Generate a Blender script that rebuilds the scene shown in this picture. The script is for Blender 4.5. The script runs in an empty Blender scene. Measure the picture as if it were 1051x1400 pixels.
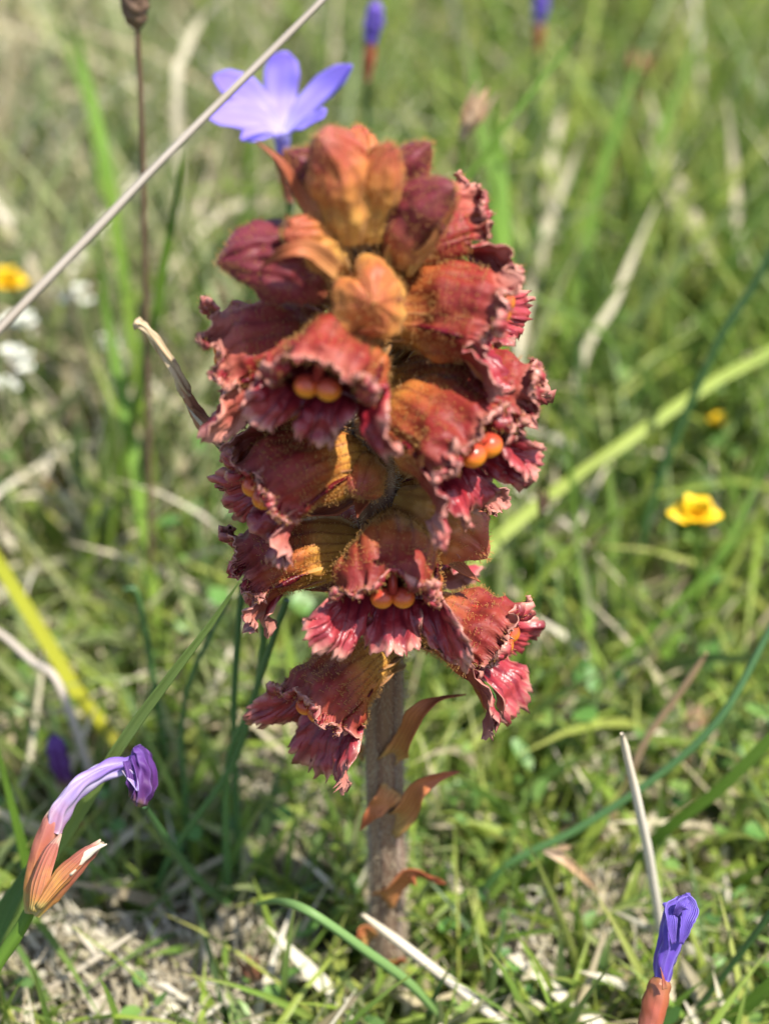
import bpy, math, random
import numpy as np
from mathutils import Vector, Matrix, noise as mnoise

# ------------------------------------------------------------------ camera, sky, sun, exposure
U = 0.01                                   # everything below is written in centimetres
scene = bpy.context.scene
R = math.radians
CAM = np.array([0.0, -19.7, 23.6])         # cm; the broomrape stands at the origin
PITCH = R(35.0)
FPX = 2400.0                               # focal length in photo pixels (1051 x 1400)
cam_d = bpy.data.cameras.new('camera')
cam = bpy.data.objects.new('camera', cam_d)
scene.collection.objects.link(cam)
cam.location = Vector(CAM) * U
cam.rotation_euler = (math.pi / 2 - PITCH, 0, 0)
cam_d.sensor_fit = 'VERTICAL'
cam_d.sensor_height = 24.0
cam_d.lens = 24.0 * FPX / 1400.0
cam_d.clip_start = 0.005
cam_d.clip_end = 500.0
cam_d.dof.use_dof = True
cam_d.dof.focus_distance = 24.0 * U
cam_d.dof.aperture_fstop = 7.6
scene.camera = cam

SUN_EL, SUN_AZ = R(63.0), R(122.0)          # azimuth clockwise from +Y
sdir = Vector((math.cos(SUN_EL) * math.sin(SUN_AZ), math.cos(SUN_EL) * math.cos(SUN_AZ), math.sin(SUN_EL)))
world = bpy.data.worlds.new('World'); scene.world = world; world.use_nodes = True
wn = world.node_tree.nodes; wl = world.node_tree.links
sky = wn.new('ShaderNodeTexSky'); sky.sky_type = 'NISHITA'; sky.sun_disc = False
sky.sun_elevation = SUN_EL; sky.sun_rotation = SUN_AZ
wl.new(sky.outputs[0], wn['Background'].inputs[0]); wn['Background'].inputs[1].default_value = 0.15
sun_d = bpy.data.lights.new('sun', 'SUN'); sun_d.energy = 5.0; sun_d.angle = R(0.6); sun_d.color = (1.0, 0.95, 0.86)
sun = bpy.data.objects.new('sun', sun_d); scene.collection.objects.link(sun)
sun.rotation_euler = sdir.to_track_quat('Z', 'Y').to_euler()
sun.location = sdir * 3
vs = scene.view_settings
vs.view_transform = 'Standard'; vs.look = 'None'; vs.exposure = 0.95; vs.gamma = 1.0; vs.use_curve_mapping = False

# ------------------------------------------------------------------ helpers
FWD = np.array([0, math.cos(PITCH), -math.sin(PITCH)]); UPV = np.array([0, math.sin(PITCH), math.cos(PITCH)])
def ray(px, py):
    return FWD + np.array([1.0, 0, 0]) * ((px - 525.5) / FPX) + UPV * ((700 - py) / FPX)
def PY(px, py, y=0.0):                     # photo pixel -> point on the upright plane y (cm)
    r = ray(px, py); return CAM + r * ((y - CAM[1]) / r[1])
def PD(px, py, d):                         # photo pixel -> point at depth d (cm)
    return CAM + ray(px, py) * d
def depth(p): return float(np.dot(np.asarray(p) - CAM, FWD))
def PX(p):
    v = np.asarray(p) - CAM; d = v @ FWD
    return 525.5 + v[0] / d * FPX, 700 - (v @ UPV) / d * FPX

def link(o, parent=None):
    scene.collection.objects.link(o)
    if parent is not None: o.parent = parent
    return o
def tag(o, label=None, cat=None, group=None, kind=None):
    if label: o['label'] = label
    if cat: o['category'] = cat
    if group: o['group'] = group
    if kind: o['kind'] = kind
    return o
def empty(name, loc, label, cat, group=None):
    o = bpy.data.objects.new(name, None); o.location = Vector(loc) * U; o.empty_display_size = 0.01
    link(o); return tag(o, label, cat, group)

def mesh(name, V, F, mats, parent=None, par=None, smooth=True, solid=0.0, rim=0, moff=0, loc=None, rot=None, origin=None):
    """V (n,3) cm, F = list/array of quads (or tris).  loc: object location in cm (in parent space)."""
    V = np.asarray(V, dtype=np.float64)
    if origin is not None: V = V - np.asarray(origin); loc = origin
    me = bpy.data.meshes.new(name)
    if isinstance(F, np.ndarray):
        nf, k = F.shape
        me.vertices.add(len(V)); me.vertices.foreach_set('co', (V * U).astype(np.float32).ravel())
        me.loops.add(nf * k); me.loops.foreach_set('vertex_index', F.astype(np.int32).ravel())
        me.polygons.add(nf); me.polygons.foreach_set('loop_start', np.arange(0, nf * k, k, dtype=np.int32))
        me.update(calc_edges=True)
    else:
        me.from_pydata((V * U).tolist(), [], F)
    if smooth: me.polygons.foreach_set('use_smooth', np.ones(len(me.polygons), dtype=bool))
    if par is not None:
        a = me.attributes.new('par', 'FLOAT_COLOR', 'POINT')
        a.data.foreach_set('color', np.asarray(par, dtype=np.float32).ravel())
    for m in (mats if isinstance(mats, (list, tuple)) else [mats]): me.materials.append(m)
    me.update()
    o = bpy.data.objects.new(name, me)
    if loc is not None: o.location = Vector(loc) * U
    if rot is not None: o.rotation_euler = rot
    link(o, parent)
    if solid:
        s = o.modifiers.new('thickness', 'SOLIDIFY'); s.thickness = solid * U; s.offset = -1
        s.material_offset = moff; s.material_offset_rim = rim; s.use_quality_normals = False
    return o

def grid_faces(nu, nv, wrap=False):
    i = np.arange(nu - 1)[:, None]; j = np.arange(nv if wrap else nv - 1)[None, :]
    j2 = (j + 1) % nv
    a = i * nv + j; b = (i + 1) * nv + j; c = (i + 1) * nv + j2; d = i * nv + j2
    return np.stack([a, b, c, d], -1).reshape(-1, 4)
def grid_normals(G, wrap):
    du = np.gradient(G, axis=0)
    dv = (np.roll(G, -1, 1) - np.roll(G, 1, 1)) if wrap else np.gradient(G, axis=1)
    n = np.cross(du, dv); return n / (np.linalg.norm(n, axis=-1, keepdims=True) + 1e-12)
def nz(P, f, seed=0.0):
    return np.array([mnoise.noise((p[0] * f + seed, p[1] * f - seed * 1.7, p[2] * f + seed * .3)) for p in P.reshape(-1, 3)]).reshape(P.shape[:-1])
def wob(x, rng, freqs, amp=1.0):
    s = np.zeros_like(x, dtype=float)
    for f in freqs: s += math.copysign(1, rng.uniform(-1, 1)) * np.sin(x * f + rng.uniform(0, 6.28)) * rng.uniform(.6, 1)
    return amp * s / len(freqs)
def catmull(P, n):
    P = np.asarray(P, float)
    if len(P) == 2: return P[0] + (P[1] - P[0]) * np.linspace(0, 1, n)[:, None]
    Q = np.vstack([2 * P[0] - P[1], P, 2 * P[-1] - P[-2]]); out = []
    T = np.linspace(0, len(P) - 1 - 1e-9, n)
    for t in T:
        i = int(t); u = t - i; p0, p1, p2, p3 = Q[i:i + 4]
        out.append(.5 * ((2 * p1) + (-p0 + p2) * u + (2 * p0 - 5 * p1 + 4 * p2 - p3) * u * u + (-p0 + 3 * p1 - 3 * p2 + p3) * u ** 3))
    return np.array(out)
def frames(C, up=(0, 0, 1)):
    T = np.gradient(C, axis=0); T /= np.linalg.norm(T, axis=1, keepdims=True) + 1e-12
    N = np.zeros_like(T); n = np.array(up, float)
    for i, t in enumerate(T):
        n = n - t * (n @ t)
        if np.linalg.norm(n) < 1e-4: n = np.cross(t, (1, 0, 0.1))
        n /= np.linalg.norm(n); N[i] = n
    return T, N, np.cross(T, N)
def lerp_prof(prof, n):
    prof = np.asarray(prof, float); return np.interp(np.linspace(0, 1, n), prof[:, 0], prof[:, 1])
def tube_geo(C, rad, sides=10, rng=None, lobes=0, lobe_amp=0.0, rough=0.0, cap=True, flat=1.0, twist=0.0):
    C = np.asarray(C); n = len(C); T, N, B = frames(C)
    th = np.linspace(0, 2 * math.pi, sides, endpoint=False)
    r = np.asarray(rad)[:, None] * np.ones((1, sides))
    tt = np.linspace(0, 1, n)[:, None]
    if lobes: r = r * (1 + lobe_amp * np.cos(lobes * (th[None] + twist * tt)))
    if rough and rng is not None:
        k = [rng.uniform(0, 6) for _ in range(4)]
        r = r * (1 + rough * np.sin(th[None] * 2 + tt * 9 + k[0]) * np.sin(tt * 17 + k[1]) + .6 * rough * np.sin(th[None] * 5 + tt * 31 + k[2]))
    G = C[:, None] + r[..., None] * (np.cos(th)[None, :, None] * N[:, None] * flat + np.sin(th)[None, :, None] * B[:, None])
    par = np.stack([tt * np.ones((1, sides)), np.ones((n, 1)) * (th / 6.283)[None], np.zeros((n, sides)), np.zeros((n, sides))], -1)
    F = grid_faces(n, sides, True)[:, ::-1]
    V = G.reshape(-1, 3); P = par.reshape(-1, 4)
    if cap:
        V = np.vstack([V, C[0], C[-1]]); P = np.vstack([P, [0, 0, 0, 0], [1, 0, 0, 0]])
        j = np.arange(sides); j2 = (j + 1) % sides
        F0 = np.stack([j, j2, np.full(sides, n * sides), np.full(sides, n * sides)], -1)
        b = (n - 1) * sides
        F1 = np.stack([b + j2, b + j, np.full(sides, n * sides + 1), np.full(sides, n * sides + 1)], -1)
        FF = [tuple(f) for f in F.tolist()] + [tuple(f[:3]) for f in F0.tolist()] + [tuple(f[:3]) for f in F1.tolist()]
        return V, FF, P
    return V, F, P
def strip_geo(C, width, up, cup=0.2, nv=5, twist=0.0, ruffle=0.0, rng=None, tooth=0.0):
    """leaf-like strip along C: width array (full), side direction = T x up; cup>0 folds the sides towards up."""
    n = len(C); T, N, B = frames(C, up)
    a = np.asarray(twist) * np.linspace(0, 1, n) if np.isscalar(twist) else twist
    N2 = N * np.cos(a)[:, None] + B * np.sin(a)[:, None]; B2 = np.cross(T, N2)
    v = np.linspace(-1, 1, nv); w = np.asarray(width)[:, None] * .5 * np.ones((1, nv))
    tt = np.linspace(0, 1, n)
    if tooth and rng is not None: w = w * (1 + tooth * np.abs(v)[None] * (np.random.RandomState(rng.randint(0, 9999)).rand(n, 1) - .5))
    G = C[:, None] + B2[:, None] * (v[None] * w)[..., None] + N2[:, None] * (cup * w * v[None] ** 2 * np.ones((n, 1)))[..., None]
    if ruffle and rng is not None:
        k = rng.uniform(0, 6); G = G + N2[:, None] * (ruffle * w * np.abs(v)[None] * np.sin(tt * 14 + k + (v > 0) * 2)[:, None] if False else (ruffle * w * (v[None] * np.sin(tt * 13 + k)[:, None])))[..., None]
    par = np.stack([tt[:, None] * np.ones((1, nv)), (v[None] * .5 + .5) * np.ones((n, 1)), np.abs(v)[None] * np.ones((n, 1)), np.zeros((n, nv))], -1)
    return G.reshape(-1, 3), grid_faces(n, nv), par.reshape(-1, 4)
def merge(parts):
    Vs, Fs, Ps, o = [], [], [], 0
    for V, F, P in parts:
        Vs.append(V); Ps.append(P)
        Fs += [tuple(int(i) + o for i in f) for f in (F.tolist() if isinstance(F, np.ndarray) else F)]
        o += len(V)
    return np.vstack(Vs), Fs, np.vstack(Ps)

# ------------------------------------------------------------------ materials
class M:
    def __init__(s, name):
        s.m = bpy.data.materials.new(name); s.m.use_nodes = True
        s.n = s.m.node_tree.nodes; s.l = s.m.node_tree.links
        s.b = s.n['Principled BSDF']; s.out = s.n['Material Output']
    def node(s, t, **k):
        x = s.n.new(t)
        for a, v in k.items(): setattr(x, a, v)
        return x
    def put(s, sock, v):
        if hasattr(v, 'is_linked') or isinstance(v, bpy.types.NodeSocket): s.l.new(v, sock)
        else: sock.default_value = v
    def par(s):
        a = s.node('ShaderNodeAttribute', attribute_name='par'); x = s.node('ShaderNodeSeparateColor')
        s.l.new(a.outputs['Color'], x.inputs[0]); return x.outputs[0], x.outputs[1], x.outputs[2], a.outputs['Alpha']
    def ramp(s, f, stops, interp='LINEAR'):
        r = s.node('ShaderNodeValToRGB'); r.color_ramp.interpolation = interp
        e = r.color_ramp.elements
        while len(e) < len(stops): e.new(.5)
        for i, (p, c) in enumerate(stops):
            e[i].position = p; e[i].color = (*c, 1) if len(c) == 3 else c
        s.put(r.inputs[0], f); return r.outputs[0]
    def math(s, op, a, b=0.0, c=0.0, clamp=False):
        x = s.node('ShaderNodeMath', operation=op); x.use_clamp = clamp
        s.put(x.inputs[0], a); s.put(x.inputs[1], b)
        if op in ('MULTIPLY_ADD', 'SMOOTHSTEP'): s.put(x.inputs[2], c)
        return x.outputs[0]
    def mix(s, f, a, b, mode='MIX'):
        x = s.node('ShaderNodeMix', data_type='RGBA', blend_type=mode)
        s.put(x.inputs[0], f)
        for i, v in ((6, a), (7, b)): s.put(x.inputs[i], (*v, 1) if isinstance(v, tuple) and len(v) == 3 else v)
        return x.outputs[2]
    def noise(s, scale, detail=3.0, rough=.55, coord=None, dist=0.0):
        t = s.node('ShaderNodeTexNoise'); t.inputs['Scale'].default_value = scale; t.inputs['Detail'].default_value = detail
        t.inputs['Roughness'].default_value = rough; t.inputs['Distortion'].default_value = dist
        if coord is None: coord = s.node('ShaderNodeTexCoord').outputs['Object']
        s.l.new(coord, t.inputs['Vector']); return t.outputs['Fac']
    def objrand(s): return s.node('ShaderNodeObjectInfo').outputs['Random']
    def bump(s, h, strength=.3, dist=.0004):
        b = s.node('ShaderNodeBump'); b.inputs['Strength'].default_value = strength; b.inputs['Distance'].default_value = dist
        s.l.new(h, b.inputs['Height']); s.l.new(b.outputs[0], s.b.inputs['Normal']); return b.outputs[0]
    def done(s, col, rough=.6, spec=.35, trans=0.0, tcol=None, sheen=0.0):
        s.put(s.b.inputs['Base Color'], (*col, 1) if isinstance(col, tuple) else col)
        s.put(s.b.inputs['Roughness'], rough); s.b.inputs['Specular IOR Level'].default_value = spec
        if sheen:
            s.b.inputs['Sheen Weight'].default_value = sheen; s.b.inputs['Sheen Roughness'].default_value = .5
        if trans:
            t = s.node('ShaderNodeBsdfTranslucent'); c = tcol if tcol is not None else col
            s.put(t.inputs[0], (*c, 1) if isinstance(c, tuple) else c)
            x = s.node('ShaderNodeMixShader'); x.inputs[0].default_value = trans
            s.l.new(s.b.outputs[0], x.inputs[1]); s.l.new(t.outputs[0], x.inputs[2]); s.l.new(x.outputs[0], s.out.inputs[0])
        return s.m

def mat_corolla_outer():
    m = M('corolla_outside'); t, th, e, rd = m.par()
    n1 = m.noise(160, 4); n2 = m.noise(700, 3, .6); n3 = m.noise(90, 2)
    tt = m.math('ADD', t, m.math('MULTIPLY', m.math('SUBTRACT', n1, .5), .5))
    tt = m.math('ADD', tt, m.math('MULTIPLY', m.math('SUBTRACT', rd, .5), .5))
    side = m.math('ABSOLUTE', m.math('SUBTRACT', th, .5))
    tt = m.math('SUBTRACT', m.math('ADD', tt, .08), m.math('MULTIPLY', side, .42))
    c = m.ramp(tt, [(0.0, (.55, .33, .07)), (.30, (.50, .23, .04)), (.46, (.38, .10, .022)), (.66, (.23, .024, .014)), (.88, (.29, .024, .022)), (1.0, (.50, .13, .09))])
    # veins run along the tube: dark red lines around theta
    w = m.math('SINE', m.math('ADD', m.math('MULTIPLY', th, 6.283 * 19), m.math('MULTIPLY', n3, 7.0)))
    vein = m.math('POWER', m.math('MULTIPLY_ADD', w, .5, .5, clamp=True), 5.0)
    vein = m.math('MULTIPLY', vein, m.math('MULTIPLY', m.math('SUBTRACT', 1.0, e), .55))
    c = m.mix(vein, c, (.13, .012, .012))
    blotch = m.ramp(n2, [(.40, (0, 0, 0)), (.66, (1, 1, 1))])
    c = m.mix(m.math('MULTIPLY', blotch, .16), c, (.46, .18, .05))
    dk = m.ramp(m.noise(75, 3), [(.45, (0, 0, 0)), (.68, (1, 1, 1))])
    c = m.mix(m.math('MULTIPLY', dk, .55), c, (.14, .015, .015))
    c = m.mix(m.math('MULTIPLY', m.math('POWER', e, 3.0), .55), c, (.60, .33, .26))
    m.bump(m.noise(900, 3, .6), .45, .0005)
    return m.done(c, m.math('MULTIPLY_ADD', n2, .3, .40), .28, .16, sheen=.0)
def mat_corolla_inner():
    m = M('corolla_inside'); t, th, e, rd = m.par()
    n1 = m.noise(220, 3); n3 = m.noise(120, 2)
    tt = m.math('ADD', e, m.math('MULTIPLY', m.math('SUBTRACT', n1, .5), .55))
    c = m.ramp(tt, [(0.0, (.10, .004, .007)), (.28, (.20, .010, .018)), (.58, (.30, .020, .027)), (.84, (.36, .05, .056)), (1.0, (.56, .25, .19))])
    w = m.math('SINE', m.math('ADD', m.math('MULTIPLY', th, 6.283 * 34), m.math('MULTIPLY', n3, 9.0)))
    vein = m.math('POWER', m.math('MULTIPLY_ADD', w, .5, .5, clamp=True), 4.0)
    c = m.mix(m.math('MULTIPLY', vein, .75), c, (.13, .006, .015))
    m.bump(m.math('ADD', m.noise(800, 3, .6), m.math('MULTIPLY', vein, .5)), .4, .0005)
    return m.done(c, .36, .45, .18)
def mat_par(name, stops, nscale=300, namt=.4, rough=.6, spec=.3, trans=.15, nd=3, vein=0, veincol=(.1, .02, .02), veinamt=.4, axis=0, bump=.25, sheen=0, objvar=0.0, bdist=.0004):
    m = M(name); p = m.par()
    n = m.noise(nscale, nd)
    f = m.math('ADD', p[axis], m.math('MULTIPLY', m.math('SUBTRACT', n, .5), namt))
    if objvar: f = m.math('ADD', f, m.math('MULTIPLY', m.math('SUBTRACT', m.objrand(), .5), objvar))
    c = m.ramp(f, stops)
    if vein:
        n3 = m.noise(80, 2)
        w = m.math('SINE', m.math('ADD', m.math('MULTIPLY', p[1], 6.283 * vein), m.math('MULTIPLY', n3, 4.0)))
        v = m.math('POWER', m.math('MULTIPLY_ADD', w, .5, .5, clamp=True), 3.0)
        c = m.mix(m.math('MULTIPLY', v, veinamt), c, veincol)
        if bump: m.bump(m.math('ADD', n, v), bump, bdist)
    elif bump: m.bump(m.noise(nscale * 3, 3), bump, bdist)
    return m.done(c, rough, spec, trans, sheen=sheen)

MAT = {}
MAT['outer'] = mat_corolla_outer(); MAT['inner'] = mat_corolla_inner()
MAT['stigma'] = mat_par('stigma_wax', [(.0, (.80, .40, .02)), (.35, (.80, .26, .02)), (.7, (.62, .10, .03)), (1, (.45, .05, .03))], 500, .2, .28, .5, .25, bump=.15)
MAT['bract'] = mat_par('bract_brown', [(0, (.46, .27, .08)), (.35, (.46, .18, .06)), (.7, (.42, .12, .045)), (1, (.28, .07, .03))], 260, .6, .6, .3, .2, vein=5, veincol=(.18, .045, .02), veinamt=.35, objvar=.4)
MAT['calyx'] = mat_par('calyx_ochre', [(0, (.50, .30, .08)), (.5, (.45, .22, .07)), (1, (.38, .10, .05))], 240, .5, .55, .3, .25, vein=4, veincol=(.2, .05, .02), veinamt=.35, objvar=.3, sheen=.2)
MAT['bud'] = mat_par('bud_ochre', [(0, (.52, .30, .07)), (.40, (.52, .24, .05)), (.65, (.48, .16, .04)), (.85, (.36, .07, .035)), (1, (.36, .09, .06))], 180, .7, .5, .35, .18, vein=9, veincol=(.22, .04, .02), veinamt=.35, objvar=.35, sheen=.05)
MAT['bud_dark'] = mat_par('bud_maroon', [(0, (.46, .22, .07)), (.3, (.30, .07, .035)), (.55, (.17, .022, .025)), (1, (.15, .02, .03))], 150, .6, .5, .35, .18, vein=9, veincol=(.09, .01, .012), veinamt=.4, objvar=.2, sheen=.05)
MAT['hair'] = M('gland_hair').done((.60, .33, .10), .3, .5, .4)
MAT['stemhair'] = M('stem_hair').done((.62, .52, .36), .5, .4, .35)
MAT['stem'] = mat_par('fleshy_stem', [(0, (.15, .085, .045)), (.3, (.20, .115, .065)), (.6, (.21, .11, .06)), (1, (.38, .20, .06))], 130, .5, .6, .3, .06, vein=7, veincol=(.10, .04, .028), veinamt=.6, bump=.6, sheen=.2)

# ------------------------------------------------------------------ the broomrape
def hair_mesh(name, parent, Pn, Nn, rng, lmin, lmax, r, mat, head=True, droop=0.0):
    r0 = r; r = r * .62
    n = len(Pn); rs = np.random.RandomState(rng.randint(0, 10 ** 6))
    L = rs.uniform(lmin, lmax, n)[:, None]
    D = Nn + rs.normal(0, .35, (n, 3)); D /= np.linalg.norm(D, axis=1, keepdims=True); D[:, 2] -= droop
    A = np.cross(D, np.array([.3, .5, .81])); A /= np.linalg.norm(A, axis=1, keepdims=True) + 1e-9; B = np.cross(D, A)
    tip = Pn + D * L
    V = [Pn + r * A, Pn - .5 * r * A + .87 * r * B, Pn - .5 * r * A - .87 * r * B]
    q = r * .55
    V += [tip + q * A, tip - .5 * q * A + .87 * q * B, tip - .5 * q * A - .87 * q * B]
    faces = [(0, 1, 4), (0, 4, 3), (1, 2, 5), (1, 5, 4), (2, 0, 3), (2, 3, 5)]
    k = 6
    if head:
        h = r0 * 1.75; Dn = D / np.linalg.norm(D, axis=1, keepdims=True); c = tip + Dn * h * .6
        V += [c + h * A, c + h * B, c - h * A, c - h * B, c + h * Dn, c - h * Dn]
        faces += [(6, 7, 10), (7, 8, 10), (8, 9, 10), (9, 6, 10), (7, 6, 11), (8, 7, 11), (9, 8, 11), (6, 9, 11)]
        k = 12
    VV = np.stack(V, 1).reshape(-1, 3)
    FF = (np.array(faces)[None] + (np.arange(n) * k)[:, None, None]).reshape(-1, 3)
    o = mesh(name, VV, FF, mat, parent); o['kind'] = 'stuff'; return o

def sph(c, rx, ry, rz, nu=12, nv=16, dent=0.0):
    u = np.linspace(0.001, math.pi - .001, nu); v = np.linspace(0, 2 * math.pi, nv, endpoint=False)
    x = np.cos(u)[:, None] * np.ones((1, nv)); y = np.sin(u)[:, None] * np.cos(v)[None]; z = np.sin(u)[:, None] * np.sin(v)[None]
    G = np.stack([x * rx, y * ry, z * rz], -1) + np.asarray(c)
    par = np.stack([(z * .5 + .5), x * 0, x * 0, x * 0], -1)
    return G.reshape(-1, 3), grid_faces(nu, nv, True)[:, ::-1], par.reshape(-1, 4)

def lance(L, W, a0, a1, start=(0, 0, 0), side=0.0, cup=.35, twist=0.0, n=22, rng=None, tipw=.04, ruffle=.15, shape=.35, out=0.0):
    """lance-shaped leaf leaving `start` along local +X; a0/a1 = starting and final climb angle"""
    s = np.linspace(0, 1, n); ang = a0 + (a1 - a0) * s ** 1.3
    d = np.stack([np.cos(ang) * math.cos(out), np.cos(ang) * math.sin(out) + side * s, np.sin(ang)], -1)
    C = np.asarray(start) + np.vstack([np.zeros(3), np.cumsum(d[:-1] * L / (n - 1), 0)])
    w = W * (np.clip(s / shape, 0, 1) ** .6 * .55 + .45) * np.where(s > shape, np.clip(1 - ((s - shape) / (1 - shape)) ** 1.25, tipw, 1), 1)
    return strip_geo(C, w, (0, 0, 1), cup, 7, twist, ruffle, rng, .12)

def flower(parent, base, az, pitch, L, W, seed, roll=0.0, openn=1.0, tone=.5, hairs=700, lip=1.0, bend=(26, -24), bract=1.5, bract_a=(-35, 25), up_curl=1.0, calyx=1.0, bract_side=0.0, stig=1.0):
    rng = random.Random(seed)
    NT, NA = 28, 320
    t = np.linspace(0, 1, NT); th = np.linspace(-math.pi, math.pi, NA, endpoint=False)   # theta 0 = top
    phi = R(bend[0]) + (R(bend[1]) - R(bend[0])) * t ** 1.15
    C = np.zeros((NT, 3)); C[1:, 0] = np.cumsum(np.cos(phi[:-1])) * L * .68 / (NT - 1); C[1:, 2] = np.cumsum(np.sin(phi[:-1])) * L * .68 / (NT - 1)
    T = np.stack([np.cos(phi), 0 * phi, np.sin(phi)], -1); N = np.stack([-np.sin(phi), 0 * phi, np.cos(phi)], -1)
    sm = t * t * (3 - 2 * t)
    w = W * (.40 + .62 * sm ** .8); ht = W * (.42 + .36 * sm); hb = W * (.44 + .42 * np.sin(np.clip(t * 1.05, 0, 1) * math.pi * .62))
    def section(th, w, ht, hb, k):
        c, s = np.cos(th), np.sin(th)
        tent = 1 - (np.abs(th) / (math.pi / 2)) ** 1.15
        ztop = (.55 * c + .45 * tent)
        z = np.where(c > 0, ht * ztop, hb * c)
        y = w * np.sign(s) * np.abs(s) ** .9 * (1 - .08 * np.where(c > 0, 1, 0))
        return y, z
    G = np.zeros((NT, NA, 3))
    for i in range(NT):
        y, z = section(th, w[i], ht[i], hb[i], 0)
        fl = 1 + .05 * sm[i] * wob(th, random.Random(seed * 7 + 1), [3, 5, 7, 11]) * 2
        G[i] = C[i] + np.outer(y * fl, (0, 1, 0)) + np.outer(z * fl, N[i])
    nn = grid_normals(G, True)
    d = nz(G, 2.1, seed * 1.31) * .17 + nz(G, 5.5, seed * .7) * .05 + (.007 * np.cos(th * 14 + 1.5 * nz(G, 1.5, seed)) * np.sin(t * math.pi * .85)[:, None])
    G = G + nn * (d * sm[:, None] * W / .55)[..., None]
    # ---- lips grow on from the mouth ring
    NS = 13; s = np.linspace(0, 1, NS)
    ring = G[-1]; Tm = T[-1]
    O = ring - C[-1]; O = O - np.outer(O @ Tm, Tm); O /= np.linalg.norm(O, axis=1, keepdims=True)
    rs = np.random.RandomState(seed); teeth = np.abs(((np.arange(NA) * .31 + rs.rand() * 2) % 1) - .5) * 2
    teeth = .5 * teeth + .5 * rs.rand(NA)
    r2 = random.Random(seed * 3 + 5)
    ru = wob(th, r2, [7, 9, 13]); rv = wob(th, r2, [11, 17, 23]); rw = wob(th, r2, [4, 6, 8])
    TU = 1.72
    Tang = np.cross(np.broadcast_to(Tm, O.shape), O)       # direction of growing theta
    if np.sum((ring[NA // 2 + 3] - ring[NA // 2]) * Tang[NA // 2]) < 0: Tang = -Tang
    lob_k = [r2.uniform(-.35, .35) for _ in range(3)]; lob_l = [r2.uniform(.85, 1.15) for _ in range(3)]
    def lipgrid(idx, upper):
        a = th[idx]
        if upper:
            ln = L * .23 * (1 - .45 * np.exp(-(a / .14) ** 2)) * np.clip((TU + .25 - np.abs(a)) / .8, .25, 1) ** .7 * (1 + .40 * rw[idx])
            k0, k1 = -.50, 2.6 * up_curl * np.clip(.75 + .75 * rw[idx], .1, 1.3)
            fan = np.sign(a) * .35; lk = 0 * a
        else:
            q = np.where(a > 0, a - math.pi, a + math.pi)          # 0 at the bottom, signed
            lb = np.clip(np.round(q / .86), -1, 1); x = (q - lb * .86) / .43
            gap = np.clip(1 - np.abs(x) ** 2.6, 0, 1)
            il_ = (lb + 1).astype(int)
            ln = L * .37 * lip * (.04 + .96 * gap ** .7) * (1 + .12 * rw[idx]) * np.array(lob_l)[il_]
            lk = np.array(lob_k)[il_]
            k0, k1 = -.05, 1.15 * openn
            fan = x * .36 + lb * .22
        ln = ln * (1 + (.24 if not upper else .26) * (teeth[idx] - .6))
        out = np.zeros((NS, len(idx), 3)); p = ring[idx].copy(); out[0] = p
        for j in range(1, NS):
            sj = s[j]; kap = k0 + (k1 - k0) * (sj ** (2.0 if upper else 1.1)) + (.55 * ru[idx] + lk) * sj
            kap = np.clip(kap, -1.2, 2.7)
            dirv = np.cos(kap)[:, None] * Tm + np.sin(kap)[:, None] * O[idx] + (fan * sj ** .5)[:, None] * Tang[idx]
            p = p + dirv * (ln / (NS - 1))[:, None]; out[j] = p
        n2 = grid_normals(out, False)
        out = out + n2 * ((rv[idx][None] * .07 + ru[idx][None] * .14) * W * s[:, None] ** 1.2)[..., None]
        out = out + n2 * ((nz(out, 5.5, seed * .9 + 3) * .2 + nz(out, 12, seed) * .08) * s[:, None] * W)[..., None]
        return out
    iu = np.where(np.abs(th) <= TU)[0]; il = np.concatenate([np.where(th > TU - .04)[0], np.where(th < -TU + .04)[0]])
    GU = lipgrid(iu, True); GL = lipgrid(il, False)
    def par(g, tv, thv, ev): 
        return np.stack([np.broadcast_to(tv, g.shape[:2]), np.broadcast_to(thv, g.shape[:2]), np.broadcast_to(ev, g.shape[:2]), np.full(g.shape[:2], tone)], -1).reshape(-1, 4)
    thn = (th + math.pi) / (2 * math.pi)
    # tube + upper lip are one mesh
    V = np.vstack([G.reshape(-1, 3), GU[1:].reshape(-1, 3)])
    P = np.vstack([par(G, (t * .78)[:, None], thn[None], 0 * t[:, None]), par(GU[1:], (.78 + .22 * s[1:])[:, None], thn[iu][None], (s[1:])[:, None])])
    F = [grid_faces(NT, NA, True)]
    off = NT * NA; nu = len(iu); first = (NT - 1) * NA + iu
    F.append(np.stack([first[:-1], off + np.arange(nu - 1), off + np.arange(1, nu), first[1:]], -1))
    F.append(grid_faces(NS - 1, nu) + off)
    F = np.vstack(F)
    rot = Matrix.Rotation(R(az - 90), 4, 'Z') @ Matrix.Rotation(R(-pitch), 4, 'Y') @ Matrix.Rotation(R(roll), 4, 'X')
    e = rot.to_euler()
    o = mesh('flower', V, F, [MAT['outer'], MAT['inner']], parent, P, solid=.012, moff=1, loc=base, rot=e)
    ll = mesh('lower_lip', GL.reshape(-1, 3), grid_faces(NS, len(il)), [MAT['outer'], MAT['inner']], o,
         par(GL, (.78 + .22 * s)[:, None], thn[il][None], (.15 + .85 * s)[:, None]), solid=.010, moff=1)
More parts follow.
